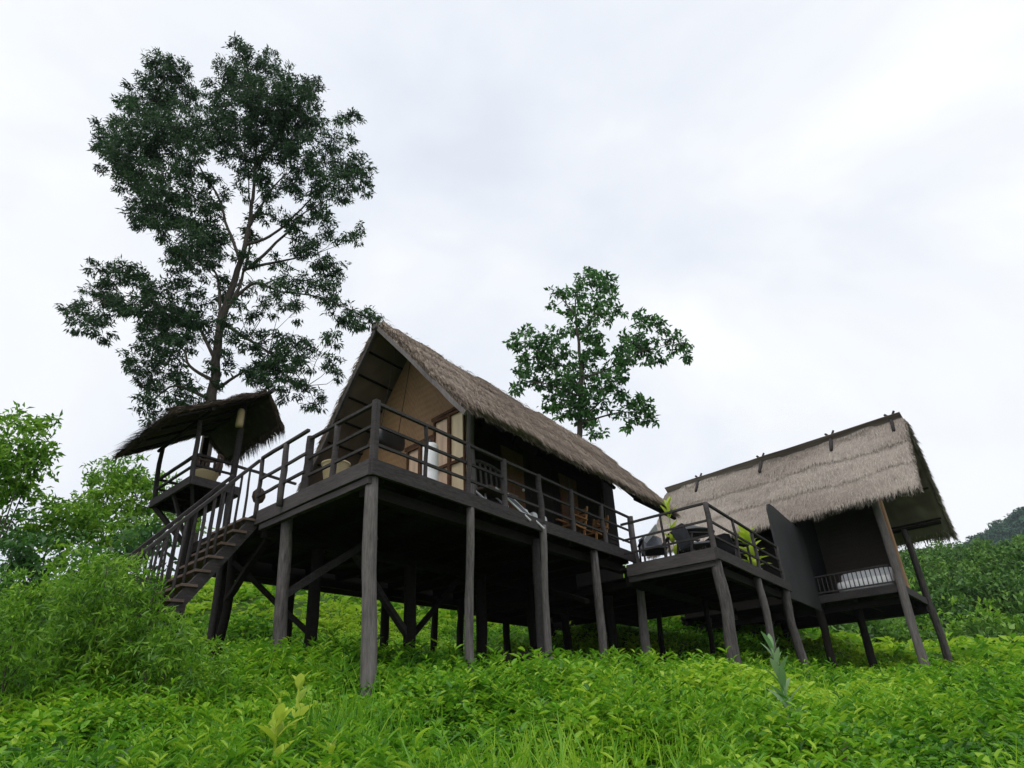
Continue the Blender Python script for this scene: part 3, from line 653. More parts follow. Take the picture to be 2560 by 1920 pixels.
for a, c in ((8.35, .33), (8.85, .33), (8.35, .67), (8.85, .67)): MB().beam(W(a, c, ZD), W(a, c, ZD + .45), .04, .04).build('corner_post', M['rail'], o)
# planter basket on the left edge
o = thing('planter_basket', W(.28, 1.45, ZD), 'tan tapered basket standing behind the left railing near the gate post', 'basket')
MB().lathe(W(.28, 1.45, ZD), [(.15, 0), (.19, .2), (.22, .4), (.23, .42)], 20).build('body', M['tan_pot'], o, True)
MB().lathe(W(.28, 1.45, ZD + .41), [(.215, 0), (.24, .01), (.24, .04), (.215, .05)], 20).build('rim', M['tan_pot'], o, True)
# white cylinder lamp
o = thing('cylinder_lamp', W(2.35, 1.12, ZD), 'tall white cylinder lamp with grey smudges standing before the door panels', 'lamp')
MB().lathe(W(2.35, 1.12, ZD + .2), [(.13, 0), (.155, .03), (.155, .5), (.15, .52), (.155, .54), (.155, 1.05), (.12, 1.12)], 24).build('shade', M['white'], o, True)
MB().lathe(W(2.35, 1.12, ZD), [(.13, 0), (.13, .05), (.05, .08), (.05, .2)], 16).build('base', M['black'], o)
MB().lathe(W(2.35, 1.12, ZD + 1.32), [(.04, 0), (.08, .02), (.02, .1)], 12).build('finial', M['black'], o)
# rolled blind
o = thing('rolled_blind', W(1.85, 2.2, 6.55), 'black rolled blind with rounded ends hanging before the woven gable wall', 'blind')
MB().add(*cushion(W(2.1, 2.2, 6.54), DR, DL, .4, .17, .19, 10, .5)).build('roll', M['black'], o, True)
for s_ in (1.85, 2.35): MB().tube([W(s_, 2.2, 6.7), W(s_ + .45, 2.3, 9.0)], .008, 5).build('cord', M['dark'], o)
# small vases and bowl near the corner
o = MB().lathe(W(.95, .35, ZD), [(.03, 0), (.06, .05), (.065, .1), (.03, .17), (.035, .2)], 16).build('white_vase', M['white'], None, True); tag(o, 'small white vase on the deck floor just right of the corner post', 'vase')
o = MB().lathe(W(1.55, .7, ZD), [(.06, 0), (.13, .1), (.15, .2), (.12, .32), (.09, .36)], 18).build('metal_pot', M['metal'], None, True); tag(o, 'round silver pot on the deck between the vase and the white lamp', 'pot')
# hanging coconut
o = thing('hanging_coconut', W(.85, 5.3, 5.82), 'brown coconut planter hanging on a cord from the walkway rail above the stairs', 'hanging planter')
MB().lathe(W(.85, 5.32, 5.68), [(.02, 0), (.1, .05), (.14, .15), (.13, .26), (.06, .34)], 14).build('shell', M['husk'], o, True)
MB().tube([W(.85, 5.32, 6.0), W(.85, 5.36, 6.37)], .008, 5).build('cord', M['dark'], o)
# things in the pavilion
def stool():
    o = thing('wicker_armchair', W(-.1, 6.0, ZT), 'tan wicker armchair on the floor of the small pavilion', 'chair')
    c = W(-.15, 5.95, ZT)
    MB().lathe(c, [(.2, 0), (.22, .2), (.25, .28), (.25, .34)], 18).build('seat', M['tan_pot'], o, True)
    vs = []; prof = [(.25, .3), (.27, .5), (.26, .66)]
    b = MB()
    for k in range(9):
        a = math.radians(-20 + k * 27); b.tube([(c[0] + math.cos(a) * r, c[1] + math.sin(a) * r, c[2] + z) for r, z in prof], .03, 7)
    b.tube([(c[0] + math.cos(math.radians(-20 + k * 18)) * .26, c[1] + math.sin(math.radians(-20 + k * 18)) * .26, c[2] + .68) for k in range(13)], .035, 8)
    b.build('backrest', M['tread'], o, True)
stool()
o = thing('cane_shade', W(.12, 5.3, 7.3), 'tan cane lampshade hanging on the right post of the small pavilion', 'lamp')
MB().lathe(W(.12, 5.28, 7.22), [(.075, 0), (.08, .08), (.075, .36), (.05, .42)], 16).build('shade', M['tan_pot'], o, True)
MB().tube([W(.12, 5.28, 7.6), W(.14, 5.3, 7.84)], .008, 5).build('cord', M['dark'], o)
# stored things in the shade under the big house
o = thing('firewood_pile', Wg(6.1, 1.7), 'dark pile of split firewood lying in the shade under the big house', 'firewood')
for r_ in range(4):
    for k in range(7 - r_):
        c = Wg(5.5 + k * .2 + r_ * .1, 1.7, .1 + r_ * .17); MB().log((c[0] - DL[0] * .5, c[1] - DL[1] * .5, c[2]), (c[0] + DL[0] * .5, c[1] + DL[1] * .5, c[2] + random.uniform(-.03, .03)), .095, .085, .02, 8, 4, .1).build('split_log', M['dark'] if (k + r_) % 3 else M['bark'], o)
o = thing('work_table', Wg(5.0, 4.6), 'small rough wooden table standing under the big house', 'table')
c = Wg(5.0, 4.6)
MB().beam((c[0] - .5, c[1], c[2] + .75), (c[0] + .5, c[1], c[2] + .75), .5, .04).build('table_top', M['rail'], o)
for a, b2 in ((-.45, -.2), (.45, -.2), (-.45, .2), (.45, .2)): MB().beam((c[0] + a, c[1] + b2, c[2] - .1), (c[0] + a, c[1] + b2, c[2] + .73), .05, .05).build('leg', M['rail'], o)
# terrace furniture
def sling_chair(s, t, rot, lab, mat='grey_cloth', wd=.62):
    o = thing('lounge_chair', W(s, t, Z2), lab, 'chair', 'canvas chairs on the terrace')
    ca, sa = math.cos(rot), math.sin(rot)
    def X(x, y, z): return W(s + x * ca - y * sa, t + x * sa + y * ca, Z2 + z)
    h = wd / 2
    MB().prism([X(-.3, -h, .4), X(.28, -h, .34), X(.28, h, .34), X(-.3, h, .4)], (0, 0, .05)).build('seat', M[mat], o, bevel=.012)
    MB().prism([X(.28, -h, .36), X(.28, h, .36), X(.46, h, .8), X(.44, h * .6, .86), X(.44, -h * .6, .86), X(.46, -h, .8)], (DR[0] * .04 * ca, DR[1] * .04 * ca, 0.01)).build('backrest', M[mat], o, bevel=.012)
    for y in (-h - .02, h + .02):
        MB().beam(X(-.3, y, 0), X(-.28, y, .6), .045, .045).build('leg', M['rail'], o); MB().beam(X(.42, y, 0), X(.3, y, .6), .045, .045).build('leg', M['rail'], o)
        MB().beam(X(-.34, y, .61), X(.36, y, .61), .07, .03).build('armrest', M['rail'], o)
sling_chair(9.1, -1.75, 2.5, 'grey canvas chair right at the terrace corner rail, in front of the blue one')
sling_chair(11.0, -1.95, 2.9, 'tall blue grey canvas chair between the corner rail and the lime plant', 'slate', .8)
sling_chair(8.75, -.75, .6, 'grey canvas chair nearest the big house, with a pale cloth over it')
o = MB().prism([W(8.6, -.95, Z2 + .98), W(9.3, -.7, Z2 + 1.02), W(9.35, -.35, Z2 + .72), W(8.6, -.55, Z2 + .66)], (0, 0, .02)).build('pale_towel', M['white'], None); tag(o, 'pale towel draped over the chair nearest the big house', 'towel')
o = thing('dark_table', W(10.2, -1.25, Z2), 'small dark table with a peaked black cover on the terrace', 'table')
MB().lathe(W(10.2, -1.25, Z2 + .95), [(.62, 0), (.6, .04), (.25, .16), (.03, .28)], 16).build('cover', M['black'], o, True)
MB().lathe(W(10.2, -1.25, Z2), [(.22, 0), (.2, .05), (.06, .1), (.06, .95)], 12).build('pedestal', M['black'], o)
o = MB().lathe(W(13.6, -2.2, Z2), [(.07, 0), (.15, .06), (.17, .14), (.15, .15)], 16).build('white_bowl', M['white'], None, True); tag(o, 'small white bowl on the terrace floor beside the slate grey screen', 'bowl')


# ---------------------------------------------------------------- trees, bushes and plants
def nearest_on(limbs, c):
    best = None
    for li, l in enumerate(limbs):
        for i in range(1, len(l)):
            for k in range(4):
                p = Vector(l[i - 1]).lerp(Vector(l[i]), (k + 1) / 4); d = (p - Vector(c[:3])).length + max(0, p.z - c[2]) * 1.2
                if best is None or d < best[0]: best = (d, p, li)
    return best[1], best[2]
def spline(l, n=5):
    out = []
    for i in range(len(l) - 1):
        p0 = Vector(l[max(i - 1, 0)]); p1 = Vector(l[i]); p2 = Vector(l[i + 1]); p3 = Vector(l[min(i + 2, len(l) - 1)])
        for k in range(n):
            t = k / n
            out.append(0.5 * (2 * p1 + (p2 - p0) * t + (2 * p0 - 5 * p1 + 4 * p2 - p3) * t * t + (3 * p1 - p0 - 3 * p2 + p3) * t ** 3))
    out.append(Vector(l[-1])); return out
def tree(name, label, group, clumps, limbs, r0, n_of, L, Wd, leaf, bark, twig=.014, droop=.35, reach=2.5, cat='tree', limb_r=0.34, wisps=.0, sprayz=.6, tuft=16, gap=1.2):
    b = Vector(limbs[0][0]); base = (b.x, b.y, g1(b.x, b.y) - .2)
    o = thing(name, base, label, cat, group)
    bits = [MB() for l in limbs]
    main = [base] + [tuple(p) for p in limbs[0] if p[2] > base[2] + .3]
    for i, l in enumerate([main] + list(limbs[1:])):
        pts = spline(l); n = len(pts); a = r0 if i == 0 else r0 * limb_r
        pts = [p + Vector((noise.noise(p * 1.3), noise.noise(p * 1.3 + Vector((9, 0, 0))), 0)) * .08 * (0 if k == 0 else 1) for k, p in enumerate(pts)]
        bits[i].tube(pts, [max(.012, a * (1 - k / n) ** .8) for k in range(n)], 9, .05)
    for c in clumps:
        p, li = nearest_on([main] + list(limbs[1:]), c); tw = bits[li]
        if (p - Vector(c[:3])).length > reach: continue
        c0 = Vector(c[:3]); m = p.lerp(c0, .5) + Vector((random.uniform(-.1, .1), random.uniform(-.1, .1), random.uniform(-.15, .1)))
        tw.tube([p, m, c0], [twig * 1.5, twig, twig * .5], 5, cap=False)
        for k in range(4):
            d = Vector(rnd_dir(1)[0]) * c[3] * .9; tw.tube([m.lerp(c0, .6), c0 + d], [twig * .6, twig * .3], 4, cap=False)
    for l in limbs:
        for q in spline(l, 3)[4:]:
            if random.random() < wisps: clumps = clumps + [(q.x + random.uniform(-.5, .5), q.y + random.uniform(-.5, .5), q.z + random.uniform(-.3, .3), -random.uniform(.25, .45))]
    v, f, t = cloud([(x, y, z, abs(r)) for x, y, z, r in clumps], n_of, L, Wd, droop, sprayz=sprayz, tuft=tuft, gap=gap)
    cr = link('crown', v, f, t, M[leaf], o)
    for i, b_ in enumerate(bits): b_.build('trunk' if i == 0 else 'limb', M[bark], o, True)
    return o
BIG_CLUMPS = [(-16.46,20.44,30.27,0.73),(-15.6,20.87,30.24,0.8),(-16.26,21.06,29.49,1.31),(-15.71,21.59,29.59,1.17),(-16.73,20.86,28.25,1.14),(-18.23,21.52,27.64,0.87),(-14.64,18.3,23.39,1.33),(-14.65,19.88,25.48,1.43),(-14.78,21.6,26.49,0.82),(-18.19,20.54,25.11,0.55),(-18.53,21.44,26.6,0.86),(-15.41,18.61,22.14,0.84),(-15.52,19.89,23.49,1.39),(-13.77,19.09,22.53,1.31),(-13.47,20.16,23.05,0.73),(-15.71,20.27,22.48,1.0),(-13.24,18.25,20.08,1.1),(-12.84,18.98,20.5,0.79),(-14.28,19.21,19.93,0.91),(-14.95,21.5,21.78,1.0),(-15.64,20.96,20.93,0.61),(-13.4,18.77,18.63,0.65),(-13.5,21.07,21.98,0.85),(-11.33,18.7,19.14,0.74),(-17.16,20.42,27.42,0.49),(-12.32,18.66,17.64,0.52),(-11.47,18.21,17.11,0.9),(-12.65,21.34,20.0,1.05),(-11.52,18.95,18.54,0.84),(-10.84,18.98,17.69,0.61),(-14.22,21.74,19.64,0.6),(-13.09,21.34,19.0,0.58),(-11.96,19.24,29.49,0.47),(-13.14,21.66,33.37,0.46),(-11.42,20.14,29.65,0.69),(-11.13,20.64,30.48,0.56),(-11.99,18.94,27.57,0.58),(-12.84,21.59,30.61,1.16),(-11.19,20.69,28.96,1.23),(-10.51,21.68,30.37,0.85),(-9.24,21.42,29.4,0.68),(-12.68,19.28,26.94,0.52),(-12.23,19.5,26.24,0.76),(-10.82,18.8,25.13,1.33),(-9.64,18.72,24.95,1.31),(-8.48,18.43,24.66,1.04),(-8.06,19.28,25.06,0.83),(-13.3,20.37,26.42,0.52),(-11.18,18.21,23.03,0.8),(-11.72,20.64,25.52,1.15),(-9.98,19.42,24.02,1.06),(-9.04,19.32,24.27,0.94),(-8.85,21.15,26.19,0.76),(-12.3,19.93,24.17,0.61),(-11.02,19.34,22.87,0.7),(-10.51,19.93,23.47,0.83),(-9.87,20.74,24.58,0.86),(-7.89,18.41,21.92,0.75),(-13.93,21.71,25.92,0.54),(-6.5,18.28,23.18,0.38),(-6.88,20.9,26.57,0.38),(-7.69,21.24,25.58,0.5),(-6.12,18.27,22.04,0.37),(-7.41,21.04,24.11,0.72),(-6.23,19.52,22.02,0.66),(-5.73,20.28,22.63,0.39),(-5.48,18.23,19.77,0.5),(-6.19,18.37,20.08,0.71),(-7.22,18.85,20.62,0.73),(-8.16,21.64,24.49,0.61),(-7.89,18.91,21.38,0.54),(-5.95,20.92,22.01,0.34),(-7.29,21.55,22.28,0.46),(-8.37,21.59,22.11,0.7),(-7.17,19.44,19.15,0.51),(-7.87,19.48,19.36,0.42),(-8.43,20.09,19.18,0.53),(-8.32,20.99,19.17,0.65),(-6.89,18.59,16.78,0.57),(-7.19,20.89,18.02,0.62),(-6.9,21.07,17.53,0.52),(-7.33,21.29,19.61,0.44),(-5.88,18.33,17.29,0.38),(-6.3,21.6,19.93,0.38),(-5.34,18.53,17.88,0.19),(-9.69,19.43,20.97,0.55),(-10.6,20.4,22.81,0.47),(-10.29,21.51,22.16,0.48),(-10.65,19.42,20.77,0.33),(-9.46,21.53,23.42,0.61),(-9.85,20.16,20.1,0.33),(-7.86,19.32,16.19,0.58),(-7.21,19.34,15.94,0.47),(-6.54,18.84,15.01,0.54),(-5.86,18.48,14.11,0.44),(-5.41,18.74,13.95,0.39),(-5.32,20.68,15.2,0.38),(-5.42,21.79,16.15,0.25),(-8.32,18.78,15.61,0.47),(-7.88,18.37,14.57,0.54),(-10.42,21.75,17.64,0.44),(-8.03,20.12,15.33,0.39),(-8.94,19.66,15.19,0.39),(-9.11,19.05,13.58,0.55),(-9.04,20.34,14.04,0.67),(-8.68,21.17,14.73,0.6),(-8.21,19.84,12.99,0.73),(-8.62,19.72,12.56,0.55),(-6.94,18.4,11.85,0.5),(-7.57,21.5,13.88,0.49),(-6.05,18.32,12.95,0.42),(-6.25,19.98,12.95,0.36),(-7.64,21.22,14.47,0.39),(-8.44,18.67,11.63,0.34),(-8.03,20.83,12.32,0.56),(-7.64,21.62,12.28,0.48),(-6.95,20.47,11.41,0.27),(-6.45,21.04,12.93,0.28),(-9.39,18.58,14.5,0.37),(-9.65,19.76,14.88,0.39),(-15.13,18.74,16.77,0.32),(-16.55,21.24,18.4,0.6),(-14.51,19.26,17.02,0.54),(-14.28,19.83,17.09,0.55),(-16.56,21.8,17.94,0.6),(-16.83,21.27,17.46,0.59),(-17.99,21.71,17.01,0.61),(-15.91,19.83,15.42,0.66),(-15.35,19.96,15.03,0.54),(-16.03,20.83,15.29,0.45),(-14.83,19.92,15.63,0.54),(-13.75,19.25,15.32,0.62),(-13.52,19.65,16.57,0.64),(-12.9,18.73,15.12,0.7),(-12.93,19.56,15.69,0.83),(-13.66,21.76,16.65,0.79),(-14.44,21.66,16.4,0.9),(-13.06,20.46,14.99,0.84),(-12.25,20.0,14.76,0.61),(-12.87,19.42,14.03,0.6),(-11.54,18.52,13.12,0.56),(-11.69,19.18,13.03,0.48),(-13.6,21.02,14.39,0.53),(-14.37,21.32,14.18,0.54),(-13.36,19.5,12.92,0.3),(-13.27,21.03,13.64,0.52),(-13.5,20.99,13.12,0.52),(-12.56,20.7,12.72,0.6),(-11.92,20.59,12.43,0.49),(-12.98,20.93,12.46,0.51),(-12.52,19.51,11.37,0.47),(-13.05,20.74,11.59,0.4),(-10.85,19.21,12.05,0.37),(-12.83,19.95,16.96,0.53),(-12.82,20.97,17.36,0.44),(-12.13,20.69,16.42,0.53),(-10.86,19.26,13.91,0.48),(-12.52,21.6,15.11,0.54),(-12.93,20.54,18.0,0.44),(-11.39,20.29,15.32,0.51),(-10.64,18.24,13.86,0.46),(-11.43,20.17,11.81,0.48),(-10.03,19.1,14.47,0.38),(-10.87,20.62,16.4,0.31)]
BIG_LIMBS = [[(-10.42,20.0,9.86),(-10.56,20.0,11.68),(-10.65,20.0,13.23),(-10.72,20.0,14.77),(-10.61,20.0,16.41),(-10.41,20.0,17.54),(-10.34,20.0,18.74),(-10.36,20.0,20.64),(-10.54,20.0,22.69),(-10.73,20.0,24.88),(-11.27,20.0,27.26)],[(-10.67,20.0,15.31),(-10.35,20.19,16.98),(-10.39,20.38,19.06),(-11.04,20.57,22.59),(-11.63,20.76,25.34)],[(-10.77,20.0,14.78),(-11.13,20.12,16.75),(-11.67,20.24,17.69),(-12.35,20.35,18.55)],[(-10.44,20.0,17.78),(-11.25,20.14,19.54),(-12.16,20.29,21.7),(-13.25,20.43,23.46),(-14.5,20.57,25.8),(-15.99,20.71,29.02)],[(-10.35,20.0,18.5),(-9.4,19.91,18.85),(-8.5,19.82,19.7),(-7.6,19.73,20.85),(-6.65,19.63,21.76)],[(-10.28,20.0,17.3),(-9.23,20.12,17.67),(-8.34,20.23,17.94),(-7.54,20.35,18.22)],[(-10.52,20.0,12.05),(-10.02,20.19,12.6),(-9.55,20.38,13.07),(-8.69,20.57,13.43)],[(-10.63,20.0,13.23),(-11.74,20.2,14.96),(-12.8,20.39,15.7),(-14.62,20.59,16.73),(-16.37,20.79,16.75)],[(-10.62,20.0,12.44),(-11.51,19.88,13.02),(-11.84,19.76,13.67),(-12.66,19.64,14.15)],[(-10.54,20.0,22.69),(-9.84,20.41,25.28),(-9.58,20.82,27.66)],[(-10.66,20.0,15.52),(-9.91,20.22,16.75),(-8.83,20.44,16.49),(-7.16,20.67,16.2),(-5.46,20.89,15.34)],[(-10.54,20.0,11.67),(-12.09,20.23,12.45),(-12.99,20.45,12.03)],[(-10.38,20.0,19.36),(-10.01,20.57,21.82),(-9.37,21.14,23.77)],[(-9.93,20.0,17.51),(-9.02,20.37,19.2),(-8.4,20.73,20.78),(-7.06,21.1,22.12)],[(-10.65,20.0,14.88),(-9.25,20.01,13.86),(-8.28,20.03,13.1),(-7.23,20.04,12.07)]]
SEC_CLUMPS = [(4.55,27.08,21.25,0.54),(4.93,26.13,20.38,0.4),(4.07,27.88,21.72,0.37),(4.45,28.14,22.34,0.31),(5.29,26.94,20.74,0.3),(2.58,27.5,20.67,0.36),(2.99,27.57,20.56,0.36),(2.3,27.6,19.98,0.24),(3.4,26.15,19.67,0.34),(4.02,27.73,20.74,0.42),(4.17,27.21,19.74,0.53),(5.1,27.43,20.61,0.48),(4.96,26.79,19.48,0.35),(5.39,27.32,20.16,0.24),(3.34,27.71,19.79,0.41),(2.92,27.36,19.23,0.29),(4.35,27.57,19.49,0.47),(4.6,25.77,18.28,0.33),(5.2,26.12,18.41,0.28),(5.67,26.85,18.73,0.17),(4.94,27.39,18.72,0.29),(3.45,26.27,18.35,0.39),(3.39,27.48,18.6,0.46),(4.07,27.34,18.61,0.35),(2.69,25.81,17.47,0.27),(0.79,26.93,18.02,0.34),(0.31,26.29,17.15,0.33),(-0.02,25.84,16.84,0.19),(0.9,26.05,17.03,0.43),(0.51,26.53,16.84,0.27),(1.39,26.17,17.08,0.43),(1.57,26.2,16.59,0.48),(2.03,25.79,17.18,0.37),(2.3,26.91,17.4,0.44),(1.9,26.69,16.54,0.49),(1.48,27.29,16.58,0.5),(0.82,27.23,16.66,0.39),(0.42,26.32,16.11,0.27),(0.93,28.05,16.59,0.39),(0.22,25.7,15.07,0.26),(0.64,26.75,15.42,0.43),(0.24,26.42,14.86,0.31),(1.05,26.77,15.1,0.43),(0.07,26.0,14.31,0.15),(1.69,27.86,16.31,0.5),(1.8,26.67,15.19,0.43),(2.16,25.79,14.89,0.31),(2.24,27.3,16.48,0.33),(2.66,25.95,16.43,0.27),(2.58,27.12,16.67,0.28),(4.05,26.58,17.48,0.44),(4.45,27.21,17.58,0.34),(4.0,28.19,17.79,0.41),(4.61,27.83,17.41,0.34),(4.13,26.79,16.52,0.38),(3.86,27.81,16.8,0.34),(3.44,27.37,16.2,0.33),(2.99,26.66,15.47,0.37),(2.58,26.07,14.71,0.42),(3.12,27.25,15.23,0.49),(3.61,27.17,15.4,0.44),(4.22,28.19,16.15,0.4),(2.3,28.22,15.33,0.45),(2.75,27.28,14.72,0.49),(3.2,26.61,14.37,0.47),(3.96,28.02,15.39,0.5),(4.16,25.7,14.43,0.41),(4.65,25.98,14.84,0.42),(5.23,27.17,15.37,0.38),(4.92,27.3,14.9,0.44),(4.16,26.07,14.04,0.41),(5.33,27.34,14.66,0.27),(1.69,28.02,14.72,0.38),(2.13,26.68,14.05,0.47),(2.65,26.82,13.86,0.47),(3.1,26.29,13.53,0.46),(3.65,26.46,13.75,0.42),(1.89,28.23,14.32,0.33),(2.29,26.69,13.48,0.31),(3.06,28.2,13.88,0.49),(3.52,28.08,13.68,0.44),(3.77,27.25,13.24,0.21),(3.5,26.38,12.43,0.31),(4.17,28.25,13.07,0.16),(4.37,26.99,13.67,0.21),(4.92,26.78,14.12,0.27),(6.52,26.53,18.33,0.34),(6.65,28.26,19.03,0.36),(6.86,26.98,18.27,0.4),(7.13,26.44,17.72,0.39),(7.58,26.94,17.87,0.29),(6.09,26.02,17.01,0.33),(5.97,27.32,17.55,0.34),(5.46,26.85,17.49,0.22),(5.47,26.46,16.69,0.38),(6.29,27.73,17.32,0.46),(6.59,27.85,16.91,0.46),(5.56,25.73,15.71,0.42),(5.31,27.08,16.49,0.44),(4.82,26.41,15.84,0.38),(5.68,28.13,16.61,0.4),(6.9,27.73,16.89,0.34),(6.95,26.34,15.91,0.27),(7.22,26.4,15.87,0.16),(6.51,26.1,15.38,0.21),(6.84,28.27,17.87,0.3),(7.01,26.46,16.85,0.22),(7.67,27.28,17.29,0.29),(8.13,26.93,17.51,0.29),(8.36,27.38,17.31,0.35),(8.69,27.27,17.1,0.17),(8.02,27.63,16.96,0.23),(8.05,26.01,15.9,0.27),(8.67,27.68,16.43,0.14),(5.57,26.48,13.82,0.26),(5.24,27.09,13.78,0.32),(4.78,26.57,13.17,0.21),(5.51,26.47,13.36,0.31),(6.04,27.08,13.5,0.32),(5.69,26.91,13.04,0.32),(5.15,26.64,12.78,0.26),(6.39,27.64,13.5,0.27),(6.58,27.24,13.08,0.13),(4.91,25.79,12.22,0.13)]
SEC_LIMBS = [[(2.74,27.0,10.58),(3.0,27.0,13.01),(3.16,27.0,14.44),(3.33,27.0,15.94),(3.33,27.0,17.13),(3.32,27.0,18.17),(3.39,27.0,19.51),(3.86,27.0,20.88)],[(3.27,27.0,15.33),(4.33,26.98,15.69),(5.3,26.96,16.11),(6.46,26.95,16.66),(8.17,26.93,17.05)],[(3.24,27.0,15.03),(2.3,27.22,15.81),(1.62,27.44,16.92),(0.5,27.67,17.96)],[(3.06,27.0,13.4),(3.96,27.21,14.08),(4.66,27.41,14.86),(5.31,27.62,15.53)],[(3.03,27.0,13.06),(4.72,27.04,13.49),(5.87,27.07,13.45)],[(3.13,27.0,14.44),(1.67,26.61,14.93),(0.36,26.22,15.04)],[(3.36,27.0,17.39),(4.26,27.22,18.92),(5.47,27.45,19.27)],[(3.35,27.0,18.84),(2.63,26.88,20.1)]]
LEFT_TREE = [(-13.1,14.74,8.85,0.39),(-12.91,15.04,8.53,0.59),(-12.26,14.87,8.31,0.45),(-12.21,15.1,8.68,0.32),(-12.12,15.13,8.86,0.19),(-12.16,14.57,7.85,0.63),(-12.49,14.51,7.75,0.76),(-12.36,15.34,8.11,0.52),(-12.36,14.76,7.41,0.76),(-11.92,14.73,7.48,0.5),(-13.19,15.5,7.39,0.93),(-12.24,14.97,7.17,0.38),(-12.75,15.34,7.0,0.65),(-12.52,14.98,6.47,0.63),(-12.03,15.14,7.42,0.25),(-13.6,14.65,8.4,0.79),(-13.68,15.13,7.51,1.06)]
BUSH_A = [(-12.83,18.52,8.64,0.37),(-12.08,18.03,8.49,0.5),(-11.72,18.34,8.52,0.57),(-12.42,18.24,8.14,0.58),(-11.38,17.39,7.81,0.68),(-11.39,18.36,8.06,0.71),(-10.92,18.13,8.15,0.49),(-12.22,17.72,7.6,0.56),(-11.47,17.34,7.32,0.81),(-11.63,18.51,7.68,0.85),(-10.66,17.96,7.35,0.68),(-10.53,18.31,6.96,0.55),(-12.92,18.53,7.51,0.58),(-12.22,18.3,7.17,0.85),(-11.66,18.59,7.1,0.85),(-10.59,17.85,6.73,0.8),(-10.48,18.42,7.6,0.69),(-9.84,17.92,6.82,0.79)]
BUSH_B = [(-12.0,16.61,7.25,0.27),(-12.4,16.53,6.91,0.47),(-11.83,15.44,6.36,0.5),(-11.36,15.49,6.35,0.62),(-11.03,15.6,6.36,0.62),(-12.45,16.65,6.4,0.67),(-11.35,15.91,6.05,0.75),(-11.02,16.18,6.1,0.75),(-12.13,15.72,6.05,0.51),(-10.36,16.01,5.92,0.73),(-12.47,15.84,5.89,0.64),(-12.9,15.79,6.11,0.52),(-9.89,16.12,5.82,0.61)]
BUSH_C = [(-11.69,14.57,5.37,0.72),(-11.3,14.82,5.31,0.71),(-10.67,14.65,5.15,0.58),(-11.86,14.84,4.98,0.72),(-11.2,14.79,4.75,0.71)]
BUSH_E = [(-8.93,14.59,5.32,0.55),(-8.35,14.34,5.41,0.43),(-8.75,13.93,4.98,0.53),(-8.53,14.49,5.0,0.54),(-9.55,14.57,5.26,0.45),(-8.04,14.52,5.17,0.32)]
BUSH_D = [(-8.83,12.56,4.61,0.49),(-8.61,12.67,4.7,0.49),(-8.62,12.27,4.24,0.57),(-8.49,12.77,4.33,0.58),(-9.12,12.56,4.24,0.49),(-7.83,12.33,4.28,0.46)]
SHRUB_A = [(-5.28,8.19,3.45,0.22),(-5.76,8.75,3.43,0.3),(-5.53,8.84,3.39,0.33),(-4.93,8.21,3.24,0.24),(-5.92,8.71,3.28,0.33),(-5.44,8.44,3.11,0.38),(-5.01,8.26,3.01,0.37),(-4.82,8.36,3.06,0.24),(-4.92,8.69,2.92,0.32),(-6.17,8.76,3.09,0.34),(-5.47,8.18,2.83,0.43),(-5.36,8.58,2.83,0.45),(-4.79,8.18,2.66,0.36),(-4.74,8.65,2.66,0.25),(-5.97,8.38,2.74,0.39),(-5.89,8.77,2.63,0.46),(-5.55,8.84,2.57,0.46),(-4.96,8.5,2.42,0.37),(-4.84,8.85,2.39,0.32),(-6.21,8.37,2.56,0.39),(-5.84,8.2,2.35,0.38),(-5.67,8.57,2.27,0.45),(-5.01,8.17,2.17,0.36)]
SHRUB_B = [(-5.69,7.32,2.86,0.29),(-5.63,7.44,2.96,0.24),(-5.55,7.57,2.84,0.24),(-5.64,7.29,2.6,0.35),(-5.41,7.23,2.58,0.28),(-5.94,7.72,2.4,0.37),(-5.45,7.39,2.19,0.35),(-6.3,7.78,2.69,0.38)]
SHRUB_C = [(-4.23,8.04,2.43,0.23),(-3.87,7.73,2.3,0.22),(-4.13,7.78,2.15,0.28),(-3.82,7.81,2.06,0.27),(-4.0,7.89,1.9,0.28),(-3.6,7.86,1.97,0.22)]
RT_A = [(19.25,33.06,5.75,0.48),(18.91,33.12,5.21,0.6),(19.36,33.44,4.86,0.73),(18.42,33.01,4.49,0.83),(19.26,32.93,4.25,0.72),(17.98,33.22,3.99,0.71),(18.59,32.74,3.73,0.83)]
RT_B = [(22.45,34.76,4.68,0.91),(23.51,35.57,4.54,0.94),(22.01,35.03,4.16,0.91),(22.89,35.06,3.74,1.05),(23.19,34.41,4.04,0.78),(21.93,34.9,3.59,0.77)]
RT_C = [(24.02,34.1,4.15,0.91),(24.26,33.42,4.43,0.91),(24.41,34.14,3.58,1.05),(23.58,34.16,3.44,0.91)]
RT_D = [(18.72,37.47,5.62,0.79),(19.79,38.15,5.88,0.68),(18.18,37.96,5.29,0.79),(19.06,38.22,4.86,0.94),(19.8,37.82,4.99,0.94),(17.7,38.25,4.72,0.79)]

tree('tall_tree', 'tall dark feathery tree with a broad open crown rising behind the small pavilion', None, BIG_CLUMPS + [(x + .1, y - .15, z - .05, r * .95) for x, y, z, r in BIG_CLUMPS if z > 20.5][::4], BIG_LIMBS, .2, lambda r: 1080 * r * r + 16, .22, .055, 'leaf_dark', 'bark', .011, .5, wisps=.55, sprayz=.45, tuft=42, gap=1.0)
tree('broadleaf_tree', 'green broad leaved tree standing behind the ridge of the big thatched roof', None, SEC_CLUMPS, SEC_LIMBS, .16, lambda r: 470 * r * r + 8, .28, .125, 'leaf_mid', 'bark', .012, .25, reach=1.3, wisps=.2, tuft=9)

